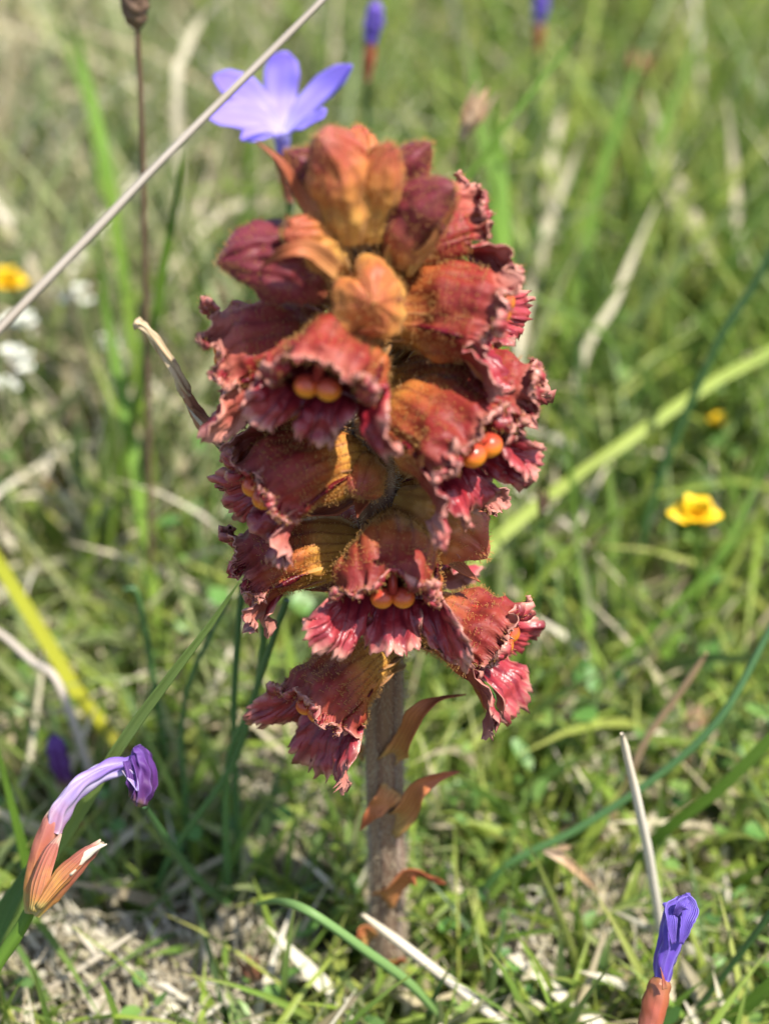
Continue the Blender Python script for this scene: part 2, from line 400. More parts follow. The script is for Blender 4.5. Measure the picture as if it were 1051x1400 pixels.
    # stigma: two waxy beads on a style that comes down from under the hood
    if stig:
        mc = C[-1] + Tm * (.13 * L) + N[-1] * (.08 * W)
        rr = .235 * W * stig
        parts = [sph(mc + np.array([0, sgn * rr * .88, rng.uniform(-.12, .12) * rr]), rr * .95, rr, rr * .92) for sgn in (-1, 1)]
        Cs = catmull([C[-9] + N[-9] * ht[-9] * .5, C[-4] + N[-4] * ht[-4] * .62, mc + Tm * .02 + N[-1] * rr * .7], 8)
        tv, tf, tp = tube_geo(Cs, np.full(8, rr * .42), 8); tp[:, 0] = 1.0
        V2, F2, P2 = merge(parts + [(tv, tf, tp)])
        mesh('stigma', V2, F2, MAT['stigma'], o, P2)
    if calyx:
        for sg in (-1, 1):
            for k in (0, 1):
                Lc = calyx * L * (.62 - .14 * k) * rng.uniform(.85, 1.1)
                st = np.array([-.03, sg * W * .40, W * (.02 - .26 * k)])
                g = lance(Lc, W * .42, R(bend[0] - 6 - 10 * k), R(bend[1] * .3 - 6), st, 0, .3, sg * (1.25 - .3 * k), 16, rng, .05, .2, .3, out=sg * .16)
                mesh('calyx_tooth', g[0], g[1], MAT['calyx'], o, g[2], solid=.02)
    if bract:
        g = lance(bract, W * .85, R(bract_a[0] - pitch), R(bract_a[1] - pitch), (-.05, 0, -W * .42), bract_side, .35, rng.uniform(-.5, .5), 24, rng)
        mesh('bract', g[0], g[1], MAT['bract'], o, g[2], solid=.022)
    if hairs:
        allP = [G[2:].reshape(-1, 3), GU.reshape(-1, 3)]; allN = [-grid_normals(G, True)[2:].reshape(-1, 3), -grid_normals(GU, False).reshape(-1, 3)]
        q = [np.random.RandomState(seed + 9).choice(len(a), k, replace=True) for a, k in zip(allP, (hairs, hairs // 3))]
        # outward side of the tube is the side away from its axis
        Pn = np.vstack([a[i] for a, i in zip(allP, q)]); Nn = np.vstack([a[i] for a, i in zip(allN, q)])
        ax = np.array([np.interp(x, C[:, 0], C[:, 2]) for x in Pn[:, 0]]); rad = Pn - np.stack([Pn[:, 0], 0 * ax, ax], -1)
        sgn = np.where((Nn * rad).sum(1) < 0, -1.0, 1.0); sgn[hairs:] = 1.0 if np.mean(sgn[:hairs]) > -2 else 1.0
        hair_mesh('glandular_hairs', o, Pn, Nn * sgn[:, None], rng, .02, .062, .0042, MAT['hair'])
    return o

def bud(parent, base, az, pitch, L, W, seed, roll=0.0, bend=(12, -35), bract=1.2, bract_a=(-10, 20), hairs=450, gap=.0, calyx=1.0, bract_side=0, mat='bud'):
    rng = random.Random(seed); NT, NA = 34, 72
    t = np.linspace(0, 1, NT); th = np.linspace(-math.pi, math.pi, NA, endpoint=False)
    phi = R(bend[0]) + (R(bend[1]) - R(bend[0])) * t ** 1.5
    C = np.zeros((NT, 3)); C[1:, 0] = np.cumsum(np.cos(phi[:-1])) * L / (NT - 1); C[1:, 2] = np.cumsum(np.sin(phi[:-1])) * L / (NT - 1)
    N = np.stack([-np.sin(phi), 0 * phi, np.cos(phi)], -1)
    rr = W * (.5 + .5 * np.sin(np.clip(t * 1.25, 0, 1) * math.pi * .5)) * np.clip(1 - ((t - .36) / .64).clip(0) ** 1.9, .003, 1) ** .72
    G = np.zeros((NT, NA, 3))
    pet = 1 + .05 * np.cos(3 * th + seed) + .05 * np.cos(5 * th + 2 * seed) + .02 * np.cos(11 * th + 1.0)
    for i in range(NT):
        amt = 1 + (pet - 1) * min(1, t[i] * 1.6)
        crease = 1 - .34 * np.exp(-((th - (.8 if seed % 2 else -.7)) / .14) ** 2) * t[i] * (1 if i < NT - 3 else .5)
        y = rr[i] * np.sin(th) * amt * crease; z = rr[i] * np.cos(th) * (1.08 if True else 1) * amt * crease
        G[i] = C[i] + np.outer(y, (0, 1, 0)) + np.outer(z, N[i])
    nn = grid_normals(G, True)
    G = G - nn * (nz(G, 2.6, seed * 1.1) * .26 * W + nz(G, 7, seed * .4) * .11 * W + nz(G, 16, seed) * .03 * W)[..., None] * np.sin(t * math.pi)[:, None, None] ** .5
    par = np.stack([np.broadcast_to(t[:, None], (NT, NA)), np.broadcast_to(((th + math.pi) / 6.2832)[None], (NT, NA)), np.zeros((NT, NA)), np.zeros((NT, NA))], -1).reshape(-1, 4)
    rot = Matrix.Rotation(R(az - 90), 4, 'Z') @ Matrix.Rotation(R(-pitch), 4, 'Y') @ Matrix.Rotation(R(roll), 4, 'X')
    o = mesh('flower_bud', G.reshape(-1, 3), grid_faces(NT, NA, True)[:, ::-1], MAT[mat], parent, par, loc=base, rot=rot.to_euler())
    if calyx:
        for sg in (-1, 1):
            g = lance(calyx * L * .8, W * .70, R(bend[0]), R(bend[1] * .5), (-.02, sg * W * .50, -W * .1), 0, .3, sg * 1.2, 16, rng, .05, .2, .3, out=sg * .10)
            mesh('calyx_tooth', g[0], g[1], MAT['calyx'], o, g[2], solid=.02)
    if bract:
        g = lance(bract, W * 1.15, R(bract_a[0]), R(bract_a[1]), (-.05, 0, -W * .62), bract_side, .45, rng.uniform(-.3, .3), 24, rng)
        mesh('bract', g[0], g[1], MAT['bract'], o, g[2], solid=.022)
    if hairs:
        q = np.random.RandomState(seed).choice(len(G.reshape(-1, 3)), hairs); Pn = G.reshape(-1, 3)[q]
        Nn = -grid_normals(G, True).reshape(-1, 3)[q]; cc = C[q // NA]; s_ = np.where((Nn * (Pn - cc)).sum(1) < 0, -1, 1)
        hair_mesh('glandular_hairs', o, Pn, Nn * s_[:, None], rng, .02, .06, .0042, MAT['hair'])
    return o

plant = empty('broomrape_plant', (0, 0, 0), 'stout dark red broomrape spike with frilly flowers and orange stigmas on a hairy stem', 'wildflower')
axis_px = [(527, 1362), (527, 1290), (530, 1200), (527, 1100), (525, 1000), (524, 850), (514, 680), (505, 520), (498, 400), (490, 290)]
AX = np.array([PY(x, y, 0.0) for x, y in axis_px]); AX[0, 2] = -.5
Cst = catmull(AX, 60)
tt = np.linspace(0, 1, 60)
stem_r = np.interp(tt, [0, .08, .2, .45, .7, 1], [.36, .31, .285, .29, .27, .16])
def stem_geo():
    V, F, P = tube_geo(Cst, stem_r, 40, random.Random(4), 9, .04, .012, True, 1.0, 1.2); return V, F, P
sg = stem_geo()
stem = mesh('stem', sg[0], sg[1], MAT['stem'], plant, sg[2])
rs = np.random.RandomState(5); q = rs.choice(60 * 40, 7000)
q = q[(q // 40) < 59]; f1 = rs.rand(len(q), 1); f2 = rs.rand(len(q), 1); gs = sg[0][:2400]; q2 = (q // 40) * 40 + (q + 1) % 40
Tn = (gs[q] * (1 - f2) + gs[q2] * f2) * (1 - f1) + (gs[q + 40] * (1 - f2) + gs[q2 + 40] * f2) * f1
Nr = Tn - (Cst[q // 40] * (1 - f1) + Cst[q // 40 + 1] * f1); Nr /= np.linalg.norm(Nr, axis=1, keepdims=True)
hair_mesh('stem_hairs', stem, Tn, Nr, random.Random(6), .04, .11, .005, MAT['stemhair'], True)

def at(px, py, y=0.0): return PY(px, py, y)
FL = [  # attach pixel, y, azimuth (0 = towards camera, 90 = right), pitch, length, width, seed, extras
    # lower whorl
    dict(a=(536, 716), y=-.1, az=0, p=-2, L=2.05, W=.66, s=11, tone=.24, bract=0, lip=1.25, openn=.7),
    dict(a=(535, 850), y=-.1, az=68, p=6, L=2.2, W=.66, s=12, tone=.36, bract=0, lip=1.2),
    dict(a=(532, 890), y=-.1, az=-46, p=-8, L=1.95, W=.60, s=13, tone=.40, bract=0, lip=1.55, openn=.75),
    dict(a=(520, 755), y=0, az=-80, p=0, L=2.4, W=.66, s=14, tone=.24, bract=1.2),
    # middle whorl
    dict(a=(508, 628), y=0, az=-58, p=2, L=2.2, W=.66, s=15, tone=.44, bract=1.2),
    dict(a=(514, 568), y=-.1, az=46, p=8, L=2.35, W=.74, s=16, tone=.40, bract=0),
    dict(a=(512, 545), y=0, az=82, p=2, L=2.5, W=.66, s=23, tone=.56, bract=1.3, up_curl=1.2),
    dict(a=(500, 452), y=-.1, az=-20, p=2, L=2.1, W=.68, s=17, tone=.60, bract=0),
    dict(a=(500, 488), y=.1, az=-84, p=4, L=2.3, W=.72, s=18, tone=.74, bract=1.3),
    dict(a=(500, 560), y=.2, az=-106, p=-2, L=2.1, W=.62, s=19, tone=.62, bract=1.2),
    # upper whorl
    dict(a=(508, 440), y=.1, az=78, p=12, L=2.15, W=.74, s=20, tone=.52, bract=0),
    dict(a=(505, 380), y=.2, az=112, p=26, L=1.95, W=.58, s=21, tone=.66, bract=1.1),
    # behind the stem
    dict(a=(524, 820), y=.3, az=150, p=2, L=1.8, W=.54, s=31, tone=.5, bract=1.2, hairs=200),
    dict(a=(522, 790), y=.3, az=-150, p=2, L=1.8, W=.54, s=32, tone=.5, bract=1.2, hairs=200),
    dict(a=(515, 660), y=.3, az=120, p=0, L=1.8, W=.54, s=33, tone=.5, bract=1.2, hairs=200),
    dict(a=(512, 620), y=.3, az=180, p=4, L=1.9, W=.56, s=34, tone=.5, bract=1.2, hairs=200),
    dict(a=(505, 500), y=.3, az=150, p=6, L=1.9, W=.56, s=35, tone=.5, bract=1.2, hairs=200),
    dict(a=(500, 440), y=.3, az=-155, p=10, L=1.8, W=.54, s=36, tone=.6, bract=1.2, hairs=200),
]
for f in FL:
    flower(plant, at(*f['a'], f['y']), f['az'], f['p'], f['L'], f['W'], f['s'], tone=f['tone'], hairs=f.get('hairs', 1900), bract=f.get('bract', 1.3),
           bract_a=f.get('bract_a', (-35, 20)), openn=f.get('openn', 1.0), lip=f.get('lip', 1.0), up_curl=f.get('up_curl', 1.0), stig=f.get('stig', 1.0), roll=f.get('roll', 0))
BD = [
    dict(a=(478, 392), y=-.1, az=-70, p=26, L=1.85, W=.50, s=61, bract=0, cal=.75, m='bud_dark'),
    dict(a=(476, 326), y=-.3, az=-40, p=78, L=1.6, W=.42, s=51, bract=0, cal=.0),
    dict(a=(510, 325), y=-.2, az=40, p=80, L=1.40, W=.34, s=52, bract=0, cal=.9),
    dict(a=(450, 312), y=.1, az=-60, p=70, L=1.3, W=.32, s=53, bract=1.35, bract_a=(-5, 10), m='bud_dark', cal=.9),
    dict(a=(532, 335), y=.2, az=75, p=76, L=1.55, W=.32, s=54, bract=1.45, bract_a=(-4, 4), m='bud_dark', cal=.9),
    dict(a=(545, 355), y=-.1, az=55, p=62, L=1.45, W=.42, s=55, bract=1.4, bract_a=(-6, 6), m='bud_dark', cal=.9),
    dict(a=(502, 428), y=-.3, az=5, p=40, L=1.25, W=.52, s=56, bract=1.25, bract_a=(-15, 10), cal=.95),
    dict(a=(462, 365), y=-.3, az=-50, p=46, L=1.1, W=.34, s=57, bract=1.3, bract_a=(5, 25), cal=.9),
    dict(a=(545, 690), y=-.05, az=64, p=-14, L=1.45, W=.50, s=58, bract=1.5, bract_a=(-15, -5), cal=1),
    dict(a=(505, 640), y=-.15, az=-10, p=10, L=.75, W=.30, s=60, bract=.9, bract_a=(-15, -5), cal=1),
    dict(a=(490, 300), y=.3, az=180, p=60, L=1.2, W=.34, s=59, bract=1.2, cal=1),
]
for f in BD:
    bud(plant, at(*f['a'], f['y']), f['az'], f['p'], f['L'], f['W'], f['s'], bract=f['bract'], bract_a=f.get('bract_a', (-10, 20)), hairs=700, calyx=f['cal'], mat=f.get('m', 'bud'))

# loose bracts and scale leaves along the stem
def leaf_path(px, ys, w, mat, name, parent, seed, up=(.25, -.9, .45), cup=.4, twist=0.0, n=26, ruffle=.2, wprof=None, solid=.022):
    rng = random.Random(seed)
    P = [PY(x, y, yy) for (x, y), yy in zip(px, ys)]
    C = catmull(P, n); s = np.linspace(0, 1, n)
    wp = lerp_prof(wprof or [(0, .95), (.25, 1), (.7, .55), (1, .05)], n) * w
    g = strip_geo(C, wp, up, cup, 7, twist, ruffle, rng, .12)
    o = mesh(name, g[0], g[1], mat, parent, g[2], solid=solid, origin=None if parent is not None else P[-1]); return o
SC = [
    ([(530, 1034), (549, 1020), (560, 1000), (574, 974), (600, 958), (637, 950)], [-.15, -.32, -.5, -.6, -.5, -.4], .36, 1, .6, -1.4),
    ([(530, 1124), (551, 1112), (564, 1094), (575, 1075), (600, 1062), (628, 1055)], [-.15, -.3, -.4, -.5, -.4, -.2], .40, 2, .6, -.4),
    ([(536, 1078), (522, 1096), (508, 1112), (492, 1136)], [-.30, -.45, -.5, -.45], .36, 3, .3, .5),
    ([(522, 1226), (546, 1202), (565, 1192), (585, 1196), (610, 1208)], [-.28, -.42, -.5, -.4, -.3], .40, 4, .5, .2),
    ([(498, 1030), (488, 1022), (472, 1020)], [.1, .0, -.1], .22, 5, .4, 0),
    ([(505, 1285), (498, 1270), (490, 1275), (484, 1290)], [-.28, -.4, -.45, -.5], .28, 6, .4, 0),
    ([(535, 1320), (548, 1310), (560, 1318)], [-.3, -.45, -.5], .28, 7, .4, 0),
]
for px, ys, w, sd, cup, tw in SC:
    leaf_path(px, ys, w, MAT['bract'], 'scale_leaf', plant, sd, cup=cup, twist=tw, ruffle=.45)
leaf_path([(462, 372), (425, 342), (390, 344), (355, 368)], [-.75, -.95, -1.0, -.8], .24, MAT['bract'], 'bract', plant, 24, twist=.3)
leaf_path([(622, 880), (642, 915), (655, 942), (663, 972)], [-.7, -.8, -.8, -.7], .22, MAT['bract'], 'bract', plant, 23, twist=.5)
leaf_path([(470, 335), (440, 300), (410, 268), (385, 225), (350, 194)], [-.4, -.5, -.4, -.3, -.2], .27, MAT['bract'], 'bract', plant, 21, twist=.8)
leaf_path([(595, 470), (630, 472), (648, 490), (660, 515), (680, 528)], [-.5, -.7, -.8, -.8, -.9], .26, MAT['bract'], 'bract', plant, 22, twist=.5)
#STAGE2
# ------------------------------------------------------------------ ground
def axis_pts(a, n):
    u = np.linspace(-1, 1, n); return np.sign(u) * (np.sinh(np.abs(u) * 6.2) / math.sinh(6.2)) * a
def ground_z(x, y):
    r = np.hypot(x, y); amp = np.clip(r / 6, 0, 1)
    return amp * (.35 * np.sin(x * .37 + 1) * np.sin(y * .31) + .25 * np.sin(x * .83 + y * .6)) * np.exp(-r / 900)
gx = axis_pts(5000, 121); gy = axis_pts(5000, 121) + 20
X, Y = np.meshgrid(gx, gy, indexing='ij'); G = np.stack([X, Y, ground_z(X, Y)], -1)
def mat_ground():
    m = M('meadow_soil'); co = m.node('ShaderNodeTexCoord').outputs['Object']
    n1 = m.noise(45, 5, .6, co); n2 = m.noise(260, 4, .6, co)
    c = m.ramp(n1, [(.35, (.045, .035, .02)), (.5, (.07, .07, .025)), (.65, (.06, .10, .025))])
    c = m.mix(m.math('MULTIPLY', m.ramp(n2, [(.5, (0, 0, 0)), (.7, (1, 1, 1))]), .6), c, (.22, .17, .09))
    m.bump(n2, .8, .004); return m.done(c, .9, .2)
o = mesh('ground', G.reshape(-1, 3), grid_faces(121, 121), mat_ground()); o['kind'] = 'structure'

# ------------------------------------------------------------------ grass, litter, ground cover
WINDOWS = [(946, 700, 46, 7), (14, 388, 40, 15), (978, 575, 34, 12), (22, 445, 40, 12), (28, 490, 34, 11), (105, 408, 30, 13), (14, 525, 34, 10), (385, 130, 110, 7), (80, 1040, 44, 2.4), (640, 165, 40, 10),
           (510, 30, 30, 13), (738, 15, 26, 18), (930, 290, 60, 16), (1003, 280, 40, 16), (770, 250, 40, 15), (110, 1150, 110, -1.2), (200, 1060, 60, -1.2), (920, 1290, 60, -1.2), (855, 1040, 40, -.5), (880, 1130, 40, -.5), (525, 1180, 46, -.3), (525, 1290, 40, -.3), (345, 1330, 36, -.8), (150, 930, 50, -1), (90, 920, 40, 4)]
def blade_field(name, base, h, w, az, lean, curve, mat, rnd, label, cat, seg=6, zbase=None):
    n = len(base); s = np.linspace(0, 1, seg + 1)
    A = np.stack([np.cos(az), np.sin(az)], -1)
    z0 = ground_z(base[:, 0], base[:, 1]) - .1
    if zbase is not None: z0 = z0 + zbase
    out = (lean[:, None] * s + curve[:, None] * s ** 2.2) * h[:, None]
    up = h[:, None] * s * np.sqrt(np.clip(1 - (lean[:, None] + curve[:, None] * s) ** 2 * .55, .05, 1)) - np.clip(curve[:, None] - .5, 0, 2) * h[:, None] * s ** 3 * .8
    C = np.stack([base[:, 0, None] + A[:, 0, None] * out, base[:, 1, None] + A[:, 1, None] * out, z0[:, None] + up], -1)
    v = C - CAM; dd_ = v @ FWD; sx = 525.5 + v[..., 0] / dd_ * FPX; sy = 700 - (v @ UPV) / dd_ * FPX
    bad = np.zeros(n, bool)                        # keep the grass from growing over the small flowers behind it
    for (wx, wy, wr, wyy) in WINDOWS: bad |= ((np.hypot(sx - wx, sy - wy) < wr) & (C[..., 1] < wyy)).any(1)
    k_ = ~bad; C, w, az, rnd, n = C[k_], w[k_], az[k_], rnd[k_], int(k_.sum())
    T = np.gradient(C, axis=1); T /= np.linalg.norm(T, axis=2, keepdims=True) + 1e-9
    fa = az + rnd[:, 1] * 6.28
    side = np.stack([np.cos(fa), np.sin(fa), 0 * fa], -1)[:, None] * np.ones((1, seg + 1, 1))
    side = side - T * (side * T).sum(-1, keepdims=True); side /= np.linalg.norm(side, axis=2, keepdims=True) + 1e-6
    Nn = np.cross(T, side)
    ww = w[:, None] * np.where(s < .25, .75 + s, 1.0) * (1 - np.clip((s - .35) / .66, 0, 1) ** 1.6)
    V = np.stack([C - side * ww[..., None] * .5 + Nn * ww[..., None] * .18, C, C + side * ww[..., None] * .5 + Nn * ww[..., None] * .18], 2)
    par = np.zeros((n, seg + 1, 3, 4)); par[..., 0] = s[None, :, None]; par[..., 1] = rnd[:, 0, None, None]; par[..., 2] = rnd[:, 2, None, None]; par[..., 3] = rnd[:, 3, None, None]
    f = grid_faces(seg + 1, 3); F = (f[None] + (np.arange(n) * (seg + 1) * 3)[:, None, None]).reshape(-1, 4)
    o = mesh(name, V.reshape(-1, 3), F, mat, None, par.reshape(-1, 4)); return tag(o, label, cat, None, 'stuff')
def mat_grass(name, stops, tip, trans=.42, rough=.45, tiplo=.75):
    m = M(name); t, r1, r2, r3 = m.par()
    c = m.ramp(r1, stops)
    c = m.mix(m.math('MULTIPLY', m.math('MULTIPLY', m.math('SUBTRACT', t, tiplo, clamp=True), 3.0, clamp=True), r2), c, tip)
    n = m.noise(120, 2); c = m.mix(m.math('MULTIPLY', m.math('SUBTRACT', n, .4, clamp=True), .9), c, (.30, .28, .09))
    return m.done(c, rough, .4, trans)
MAT['grass'] = mat_grass('meadow_grass', [(0, (.08, .14, .045)), (.25, (.13, .22, .04)), (.5, (.19, .30, .04)), (.78, (.27, .36, .05)), (1, (.36, .39, .09))], (.36, .28, .10))
MAT['dry'] = mat_grass('dry_grass', [(0, (.26, .20, .12)), (.35, (.42, .35, .22)), (.7, (.54, .47, .33)), (1, (.66, .61, .50))], (.45, .33, .2), .25, .6)
MAT['cover'] = mat_grass('clover_leaves', [(0, (.06, .15, .04)), (.4, (.09, .22, .05)), (.8, (.15, .30, .06)), (1, (.24, .36, .09))], (.2, .25, .06), .35, .4)
MAT['lichen'] = mat_grass('grey_lichen', [(0, (.22, .185, .12)), (.5, (.35, .30, .215)), (1, (.50, .46, .37))], (.6, .55, .45), .15, .8)
NR = np.random.RandomState(77)
def sample(n, ymin=-11, ymax=120, bias=1.5, half=(9.5, .30)):
    u = NR.rand(n) ** bias; y = ymin + (ymax - ymin) * u
    x = (NR.rand(n) * 2 - 1) * (half[0] + half[1] * (y - ymin)); return np.stack([x, y], -1)
LICH = [(-5.6, -.3, 1.0), (-4.5, -.4, .8), (-3.4, 0, .9), (-2.3, .3, .8), (-1.6, 2.4, .7), (-2.6, 4.2, .8), (3.9, 1.2, .8), (5.2, .8, .8), (-3.6, -1.6, 1.0), (2.4, .3, .5)]
def clear_plant(B, h, keep=1.0):                 # nothing grows through the stem, low turf in front of it
    r = np.hypot(B[:, 0], B[:, 1]); k = r > .55
    if keep < 1:
        for (cx, cy, cr) in LICH: k &= (np.hypot(B[:, 0] - cx, B[:, 1] - cy) > cr * 1.1) | (NR.rand(len(B)) < .25)
    return k
def hprof(y, lo, hi): return np.interp(y, [-11, -1, 3, 8, 16, 40, 120], [lo * .6, lo * .75, lo * 1.0, lo * 1.7, (lo + hi) * .62, hi, hi * 1.1])
# green grass, denser to the right of the plant
n = 26000; B = sample(n); pk = np.clip(.66 + .028 * B[:, 0] + .25 * np.sin(B[:, 0] * .35 + 2) * np.sin(B[:, 1] * .27), .15, 1); B = B[NR.rand(n) < pk]
n = len(B); h = hprof(B[:, 1], 2.6, 9.5) * NR.uniform(.45, 1.25, n)
k = clear_plant(B, h, .5); B, h = B[k], h[k]; n = len(B)
ol = NR.rand(n) < np.clip(.36 - .055 * (B[:, 0] + .1 * B[:, 1] * np.sign(B[:, 0])), .05, .92)
MAT['olive'] = mat_grass('olive_grass', [(0, (.12, .18, .06)), (.3, (.19, .25, .085)), (.6, (.28, .33, .12)), (.85, (.35, .37, .17)), (1, (.42, .40, .23))], (.42, .34, .18))
for nm, kk, mt, lab in (('meadow_grass', ~ol, 'grass', 'fresh green meadow grass filling the ground around the red spike'), ('olive_grass', ol, 'olive', 'dull olive grass mixed among the fresh green blades')):
    m_ = kk.sum()
    blade_field(nm, B[kk], h[kk], NR.uniform(.09, .32, m_), NR.uniform(0, 6.28, m_), NR.uniform(0, .35, m_), NR.gamma(2, .22, m_).clip(0, 1.2), MAT[mt], NR.rand(m_, 4), lab, 'grass')
n = 3000; B = np.stack([NR.uniform(-10, 11, n), -3 + 14 * NR.rand(n)], -1); B = B[clear_plant(B, None, .5)]; n = len(B)
blade_field('short_turf', B, NR.uniform(1.0, 3.6, n), NR.uniform(.07, .20, n), NR.uniform(0, 6.28, n), NR.uniform(0, .6, n), NR.gamma(2, .3, n).clip(0, 1.4), MAT['grass'], NR.rand(n, 4), 'short lime green turf at the foot of the spike', 'grass')
# dry stalks
n = 13000; B = sample(n); pk = np.clip(.42 - .034 * B[:, 0] + .3 * np.sin(B[:, 0] * .3) * np.sin(B[:, 1] * .2 + 1), .1, 1); B = B[NR.rand(n) < pk]; n = len(B)
h = hprof(B[:, 1], 2.4, 10.5) * NR.uniform(.4, 1.25, n); k = clear_plant(B, h, .5); B, h = B[k], h[k]; n = len(B)
blade_field('dry_grass', B, h, NR.uniform(.07, .26, n), NR.uniform(0, 6.28, n), NR.uniform(.05, .75, n), NR.gamma(2, .3, n).clip(0, 1.4), MAT['dry'], NR.rand(n, 4), 'pale dry grass stalks tangled among the green blades', 'grass')
# litter: short dead pieces lying every way on the soil
n = 4500; B = sample(n, bias=1.9); k = clear_plant(B, None, .5); B = B[k]; n = len(B)
blade_field('grass_litter', B, NR.uniform(.6, 2.6, n), NR.uniform(.06, .32, n), NR.uniform(0, 6.28, n), NR.uniform(.7, 1.15, n), NR.uniform(-.2, .3, n), MAT['dry'], NR.rand(n, 4), 'beige dead grass litter lying on the soil', 'litter', 4, NR.uniform(.05, 1.2, n) * np.interp(B[:, 1], [-11, 0, 20], [.5, .7, 1.8]))
# clover-like round leaflets
def leaf_field(name, B, z, size, mat, label, cat):
    n = len(B); k = 8; a = np.linspace(0, 6.2832, k, endpoint=False)
    tilt = NR.normal(0, .45, (n, 2)); ro = NR.rand(n) * 6.28
    lx = np.cos(a)[None] * size[:, None]; ly = np.sin(a)[None] * size[:, None] * NR.uniform(.5, .95, n)[:, None]
    x = lx * np.cos(ro)[:, None] - ly * np.sin(ro)[:, None]; y = lx * np.sin(ro)[:, None] + ly * np.cos(ro)[:, None]
    zz = tilt[:, :1] * x + tilt[:, 1:] * y + np.abs(ly) * .35
    V = np.stack([B[:, :1] + x, B[:, 1:] + y, z[:, None] + zz], -1)
    c = np.stack([B[:, 0], B[:, 1], z], -1)[:, None]; V = np.concatenate([V, c], 1)
    j = np.arange(k); f = np.stack([j, (j + 1) % k, np.full(k, k)], -1)
    F = (f[None] + (np.arange(n) * (k + 1))[:, None, None]).reshape(-1, 3)
    r = NR.rand(n, 4); r[:, 0] = .3; par = np.repeat(r[:, None], k + 1, 1); par[..., 0] = .3; par[..., 1] = r[:, 1:2]
    o = mesh(name, V.reshape(-1, 3), F, mat, None, par.reshape(-1, 4)); return tag(o, label, cat, None, 'stuff')
n = 9000; B = sample(n, bias=1.5); pk = np.clip(.5 + .03 * B[:, 0] + .4 * np.sin(B[:, 0] * .5) * np.sin(B[:, 1] * .4), .08, 1); B = B[(NR.rand(n) < pk) & clear_plant(B, None)]; n = len(B)
leaf_field('clover_leaves', B, ground_z(B[:, 0], B[:, 1]) + NR.uniform(.2, 1, n) * np.interp(B[:, 1], [-11, 0, 15, 60], [1.0, 1.6, 4, 6]), NR.uniform(.10, .27, n), MAT['cover'], 'small round green leaves low among the grass', 'leaves')
# crusty lichen and moss crumbs: curled little branches
def lichen_field(name, centres, per, spread, label, parent=None):
    Bs = []
    for (cx, cy, r) in centres:
        q = NR.normal(0, r, (per, 2)) * spread + (cx, cy); Bs.append(q)
    B = np.vstack(Bs); B = B[clear_plant(B, None)]; n = len(B)
    return blade_field(name, B, NR.uniform(.25, .75, n), NR.uniform(.05, .14, n), NR.uniform(0, 6.28, n), NR.uniform(.1, .8, n), NR.uniform(-.4, 1.6, n), MAT['lichen'], NR.rand(n, 4), label, 'lichen', 5, NR.uniform(0, 1, n) ** 2 * 1.0)
lichen_field('grey_lichen', LICH, 800, .62, 'pale crusty lichen branching at the foot of the grass')
B = np.vstack([NR.normal(0, r * .6, (700, 2)) + (cx, cy) for cx, cy, r in LICH]); B = B[clear_plant(B, None)]; n = len(B)
leaf_field('lichen_crumbs', B, ground_z(B[:, 0], B[:, 1]) + NR.rand(n) ** 1.5 * .95, NR.uniform(.04, .12, n), MAT['lichen'], 'beige crumbs of moss and lichen heaped low on the soil', 'lichen')

# ------------------------------------------------------------------ single blades, straws and rushes one can pick out
def simple(name, stops, **k): return mat_par(name, stops, **k)
MAT['blade'] = simple('blade_green', [(0, (.12, .21, .03)), (.5, (.15, .27, .03)), (1, (.25, .33, .05))], nscale=90, namt=.6, trans=.4, rough=.6, spec=.25, vein=5, veincol=(.09, .17, .03), veinamt=.3, bump=.15)
MAT['blade_sage'] = simple('blade_sage', [(0, (.13, .22, .06)), (.5, (.16, .27, .08)), (1, (.15, .25, .06))], nscale=90, namt=.5, trans=.2, rough=.5, vein=4, veincol=(.12, .22, .08), veinamt=.3, bump=.15)
MAT['blade_lime'] = simple('blade_lime', [(0, (.28, .36, .06)), (.5, (.33, .39, .07)), (1, (.30, .36, .08))], nscale=90, namt=.5, trans=.35, rough=.5, vein=4, veincol=(.22, .30, .05), veinamt=.3, bump=.15)
MAT['blade_pale'] = simple('blade_pale', [(0, (.25, .34, .09)), (.5, (.27, .36, .10)), (1, (.20, .32, .06))], nscale=90, namt=.5, trans=.4, rough=.4, spec=.4, vein=5, veincol=(.16, .26, .05), veinamt=.4, bump=.15)
MAT['blade_dark'] = simple('rush_green', [(0, (.05, .11, .035)), (.5, (.065, .14, .04)), (1, (.10, .20, .05))], nscale=90, namt=.5, trans=.1, rough=.4, spec=.45, vein=4, veincol=(.03, .09, .03), veinamt=.3, bump=.15)
MAT['blade_yellow'] = simple('blade_yellow', [(0, (.34, .36, .03)), (.6, (.42, .40, .03)), (1, (.46, .30, .06))], nscale=90, namt=.5, trans=.35, rough=.45, vein=4, veincol=(.28, .30, .03), veinamt=.3, bump=.15)
MAT['straw'] = simple('straw_pale', [(0, (.50, .42, .30)), (.5, (.58, .52, .42)), (1, (.48, .42, .33))], nscale=120, namt=.8, trans=.1, rough=.55, vein=4, veincol=(.34, .27, .19), veinamt=.4, bump=.2)
MAT['straw_grey'] = simple('straw_grey', [(0, (.34, .28, .22)), (.5, (.44, .38, .31)), (1, (.36, .29, .22))], nscale=90, namt=.9, trans=.05, rough=.6, vein=4, veincol=(.24, .18, .13), veinamt=.5, bump=.3)
MAT['straw_dull'] = simple('straw_dull', [(0, (.44, .39, .25)), (.5, (.48, .43, .30)), (1, (.50, .45, .33))], nscale=40, namt=.4, trans=.25, rough=.6, vein=3, veincol=(.38, .33, .2), veinamt=.3, bump=.1)
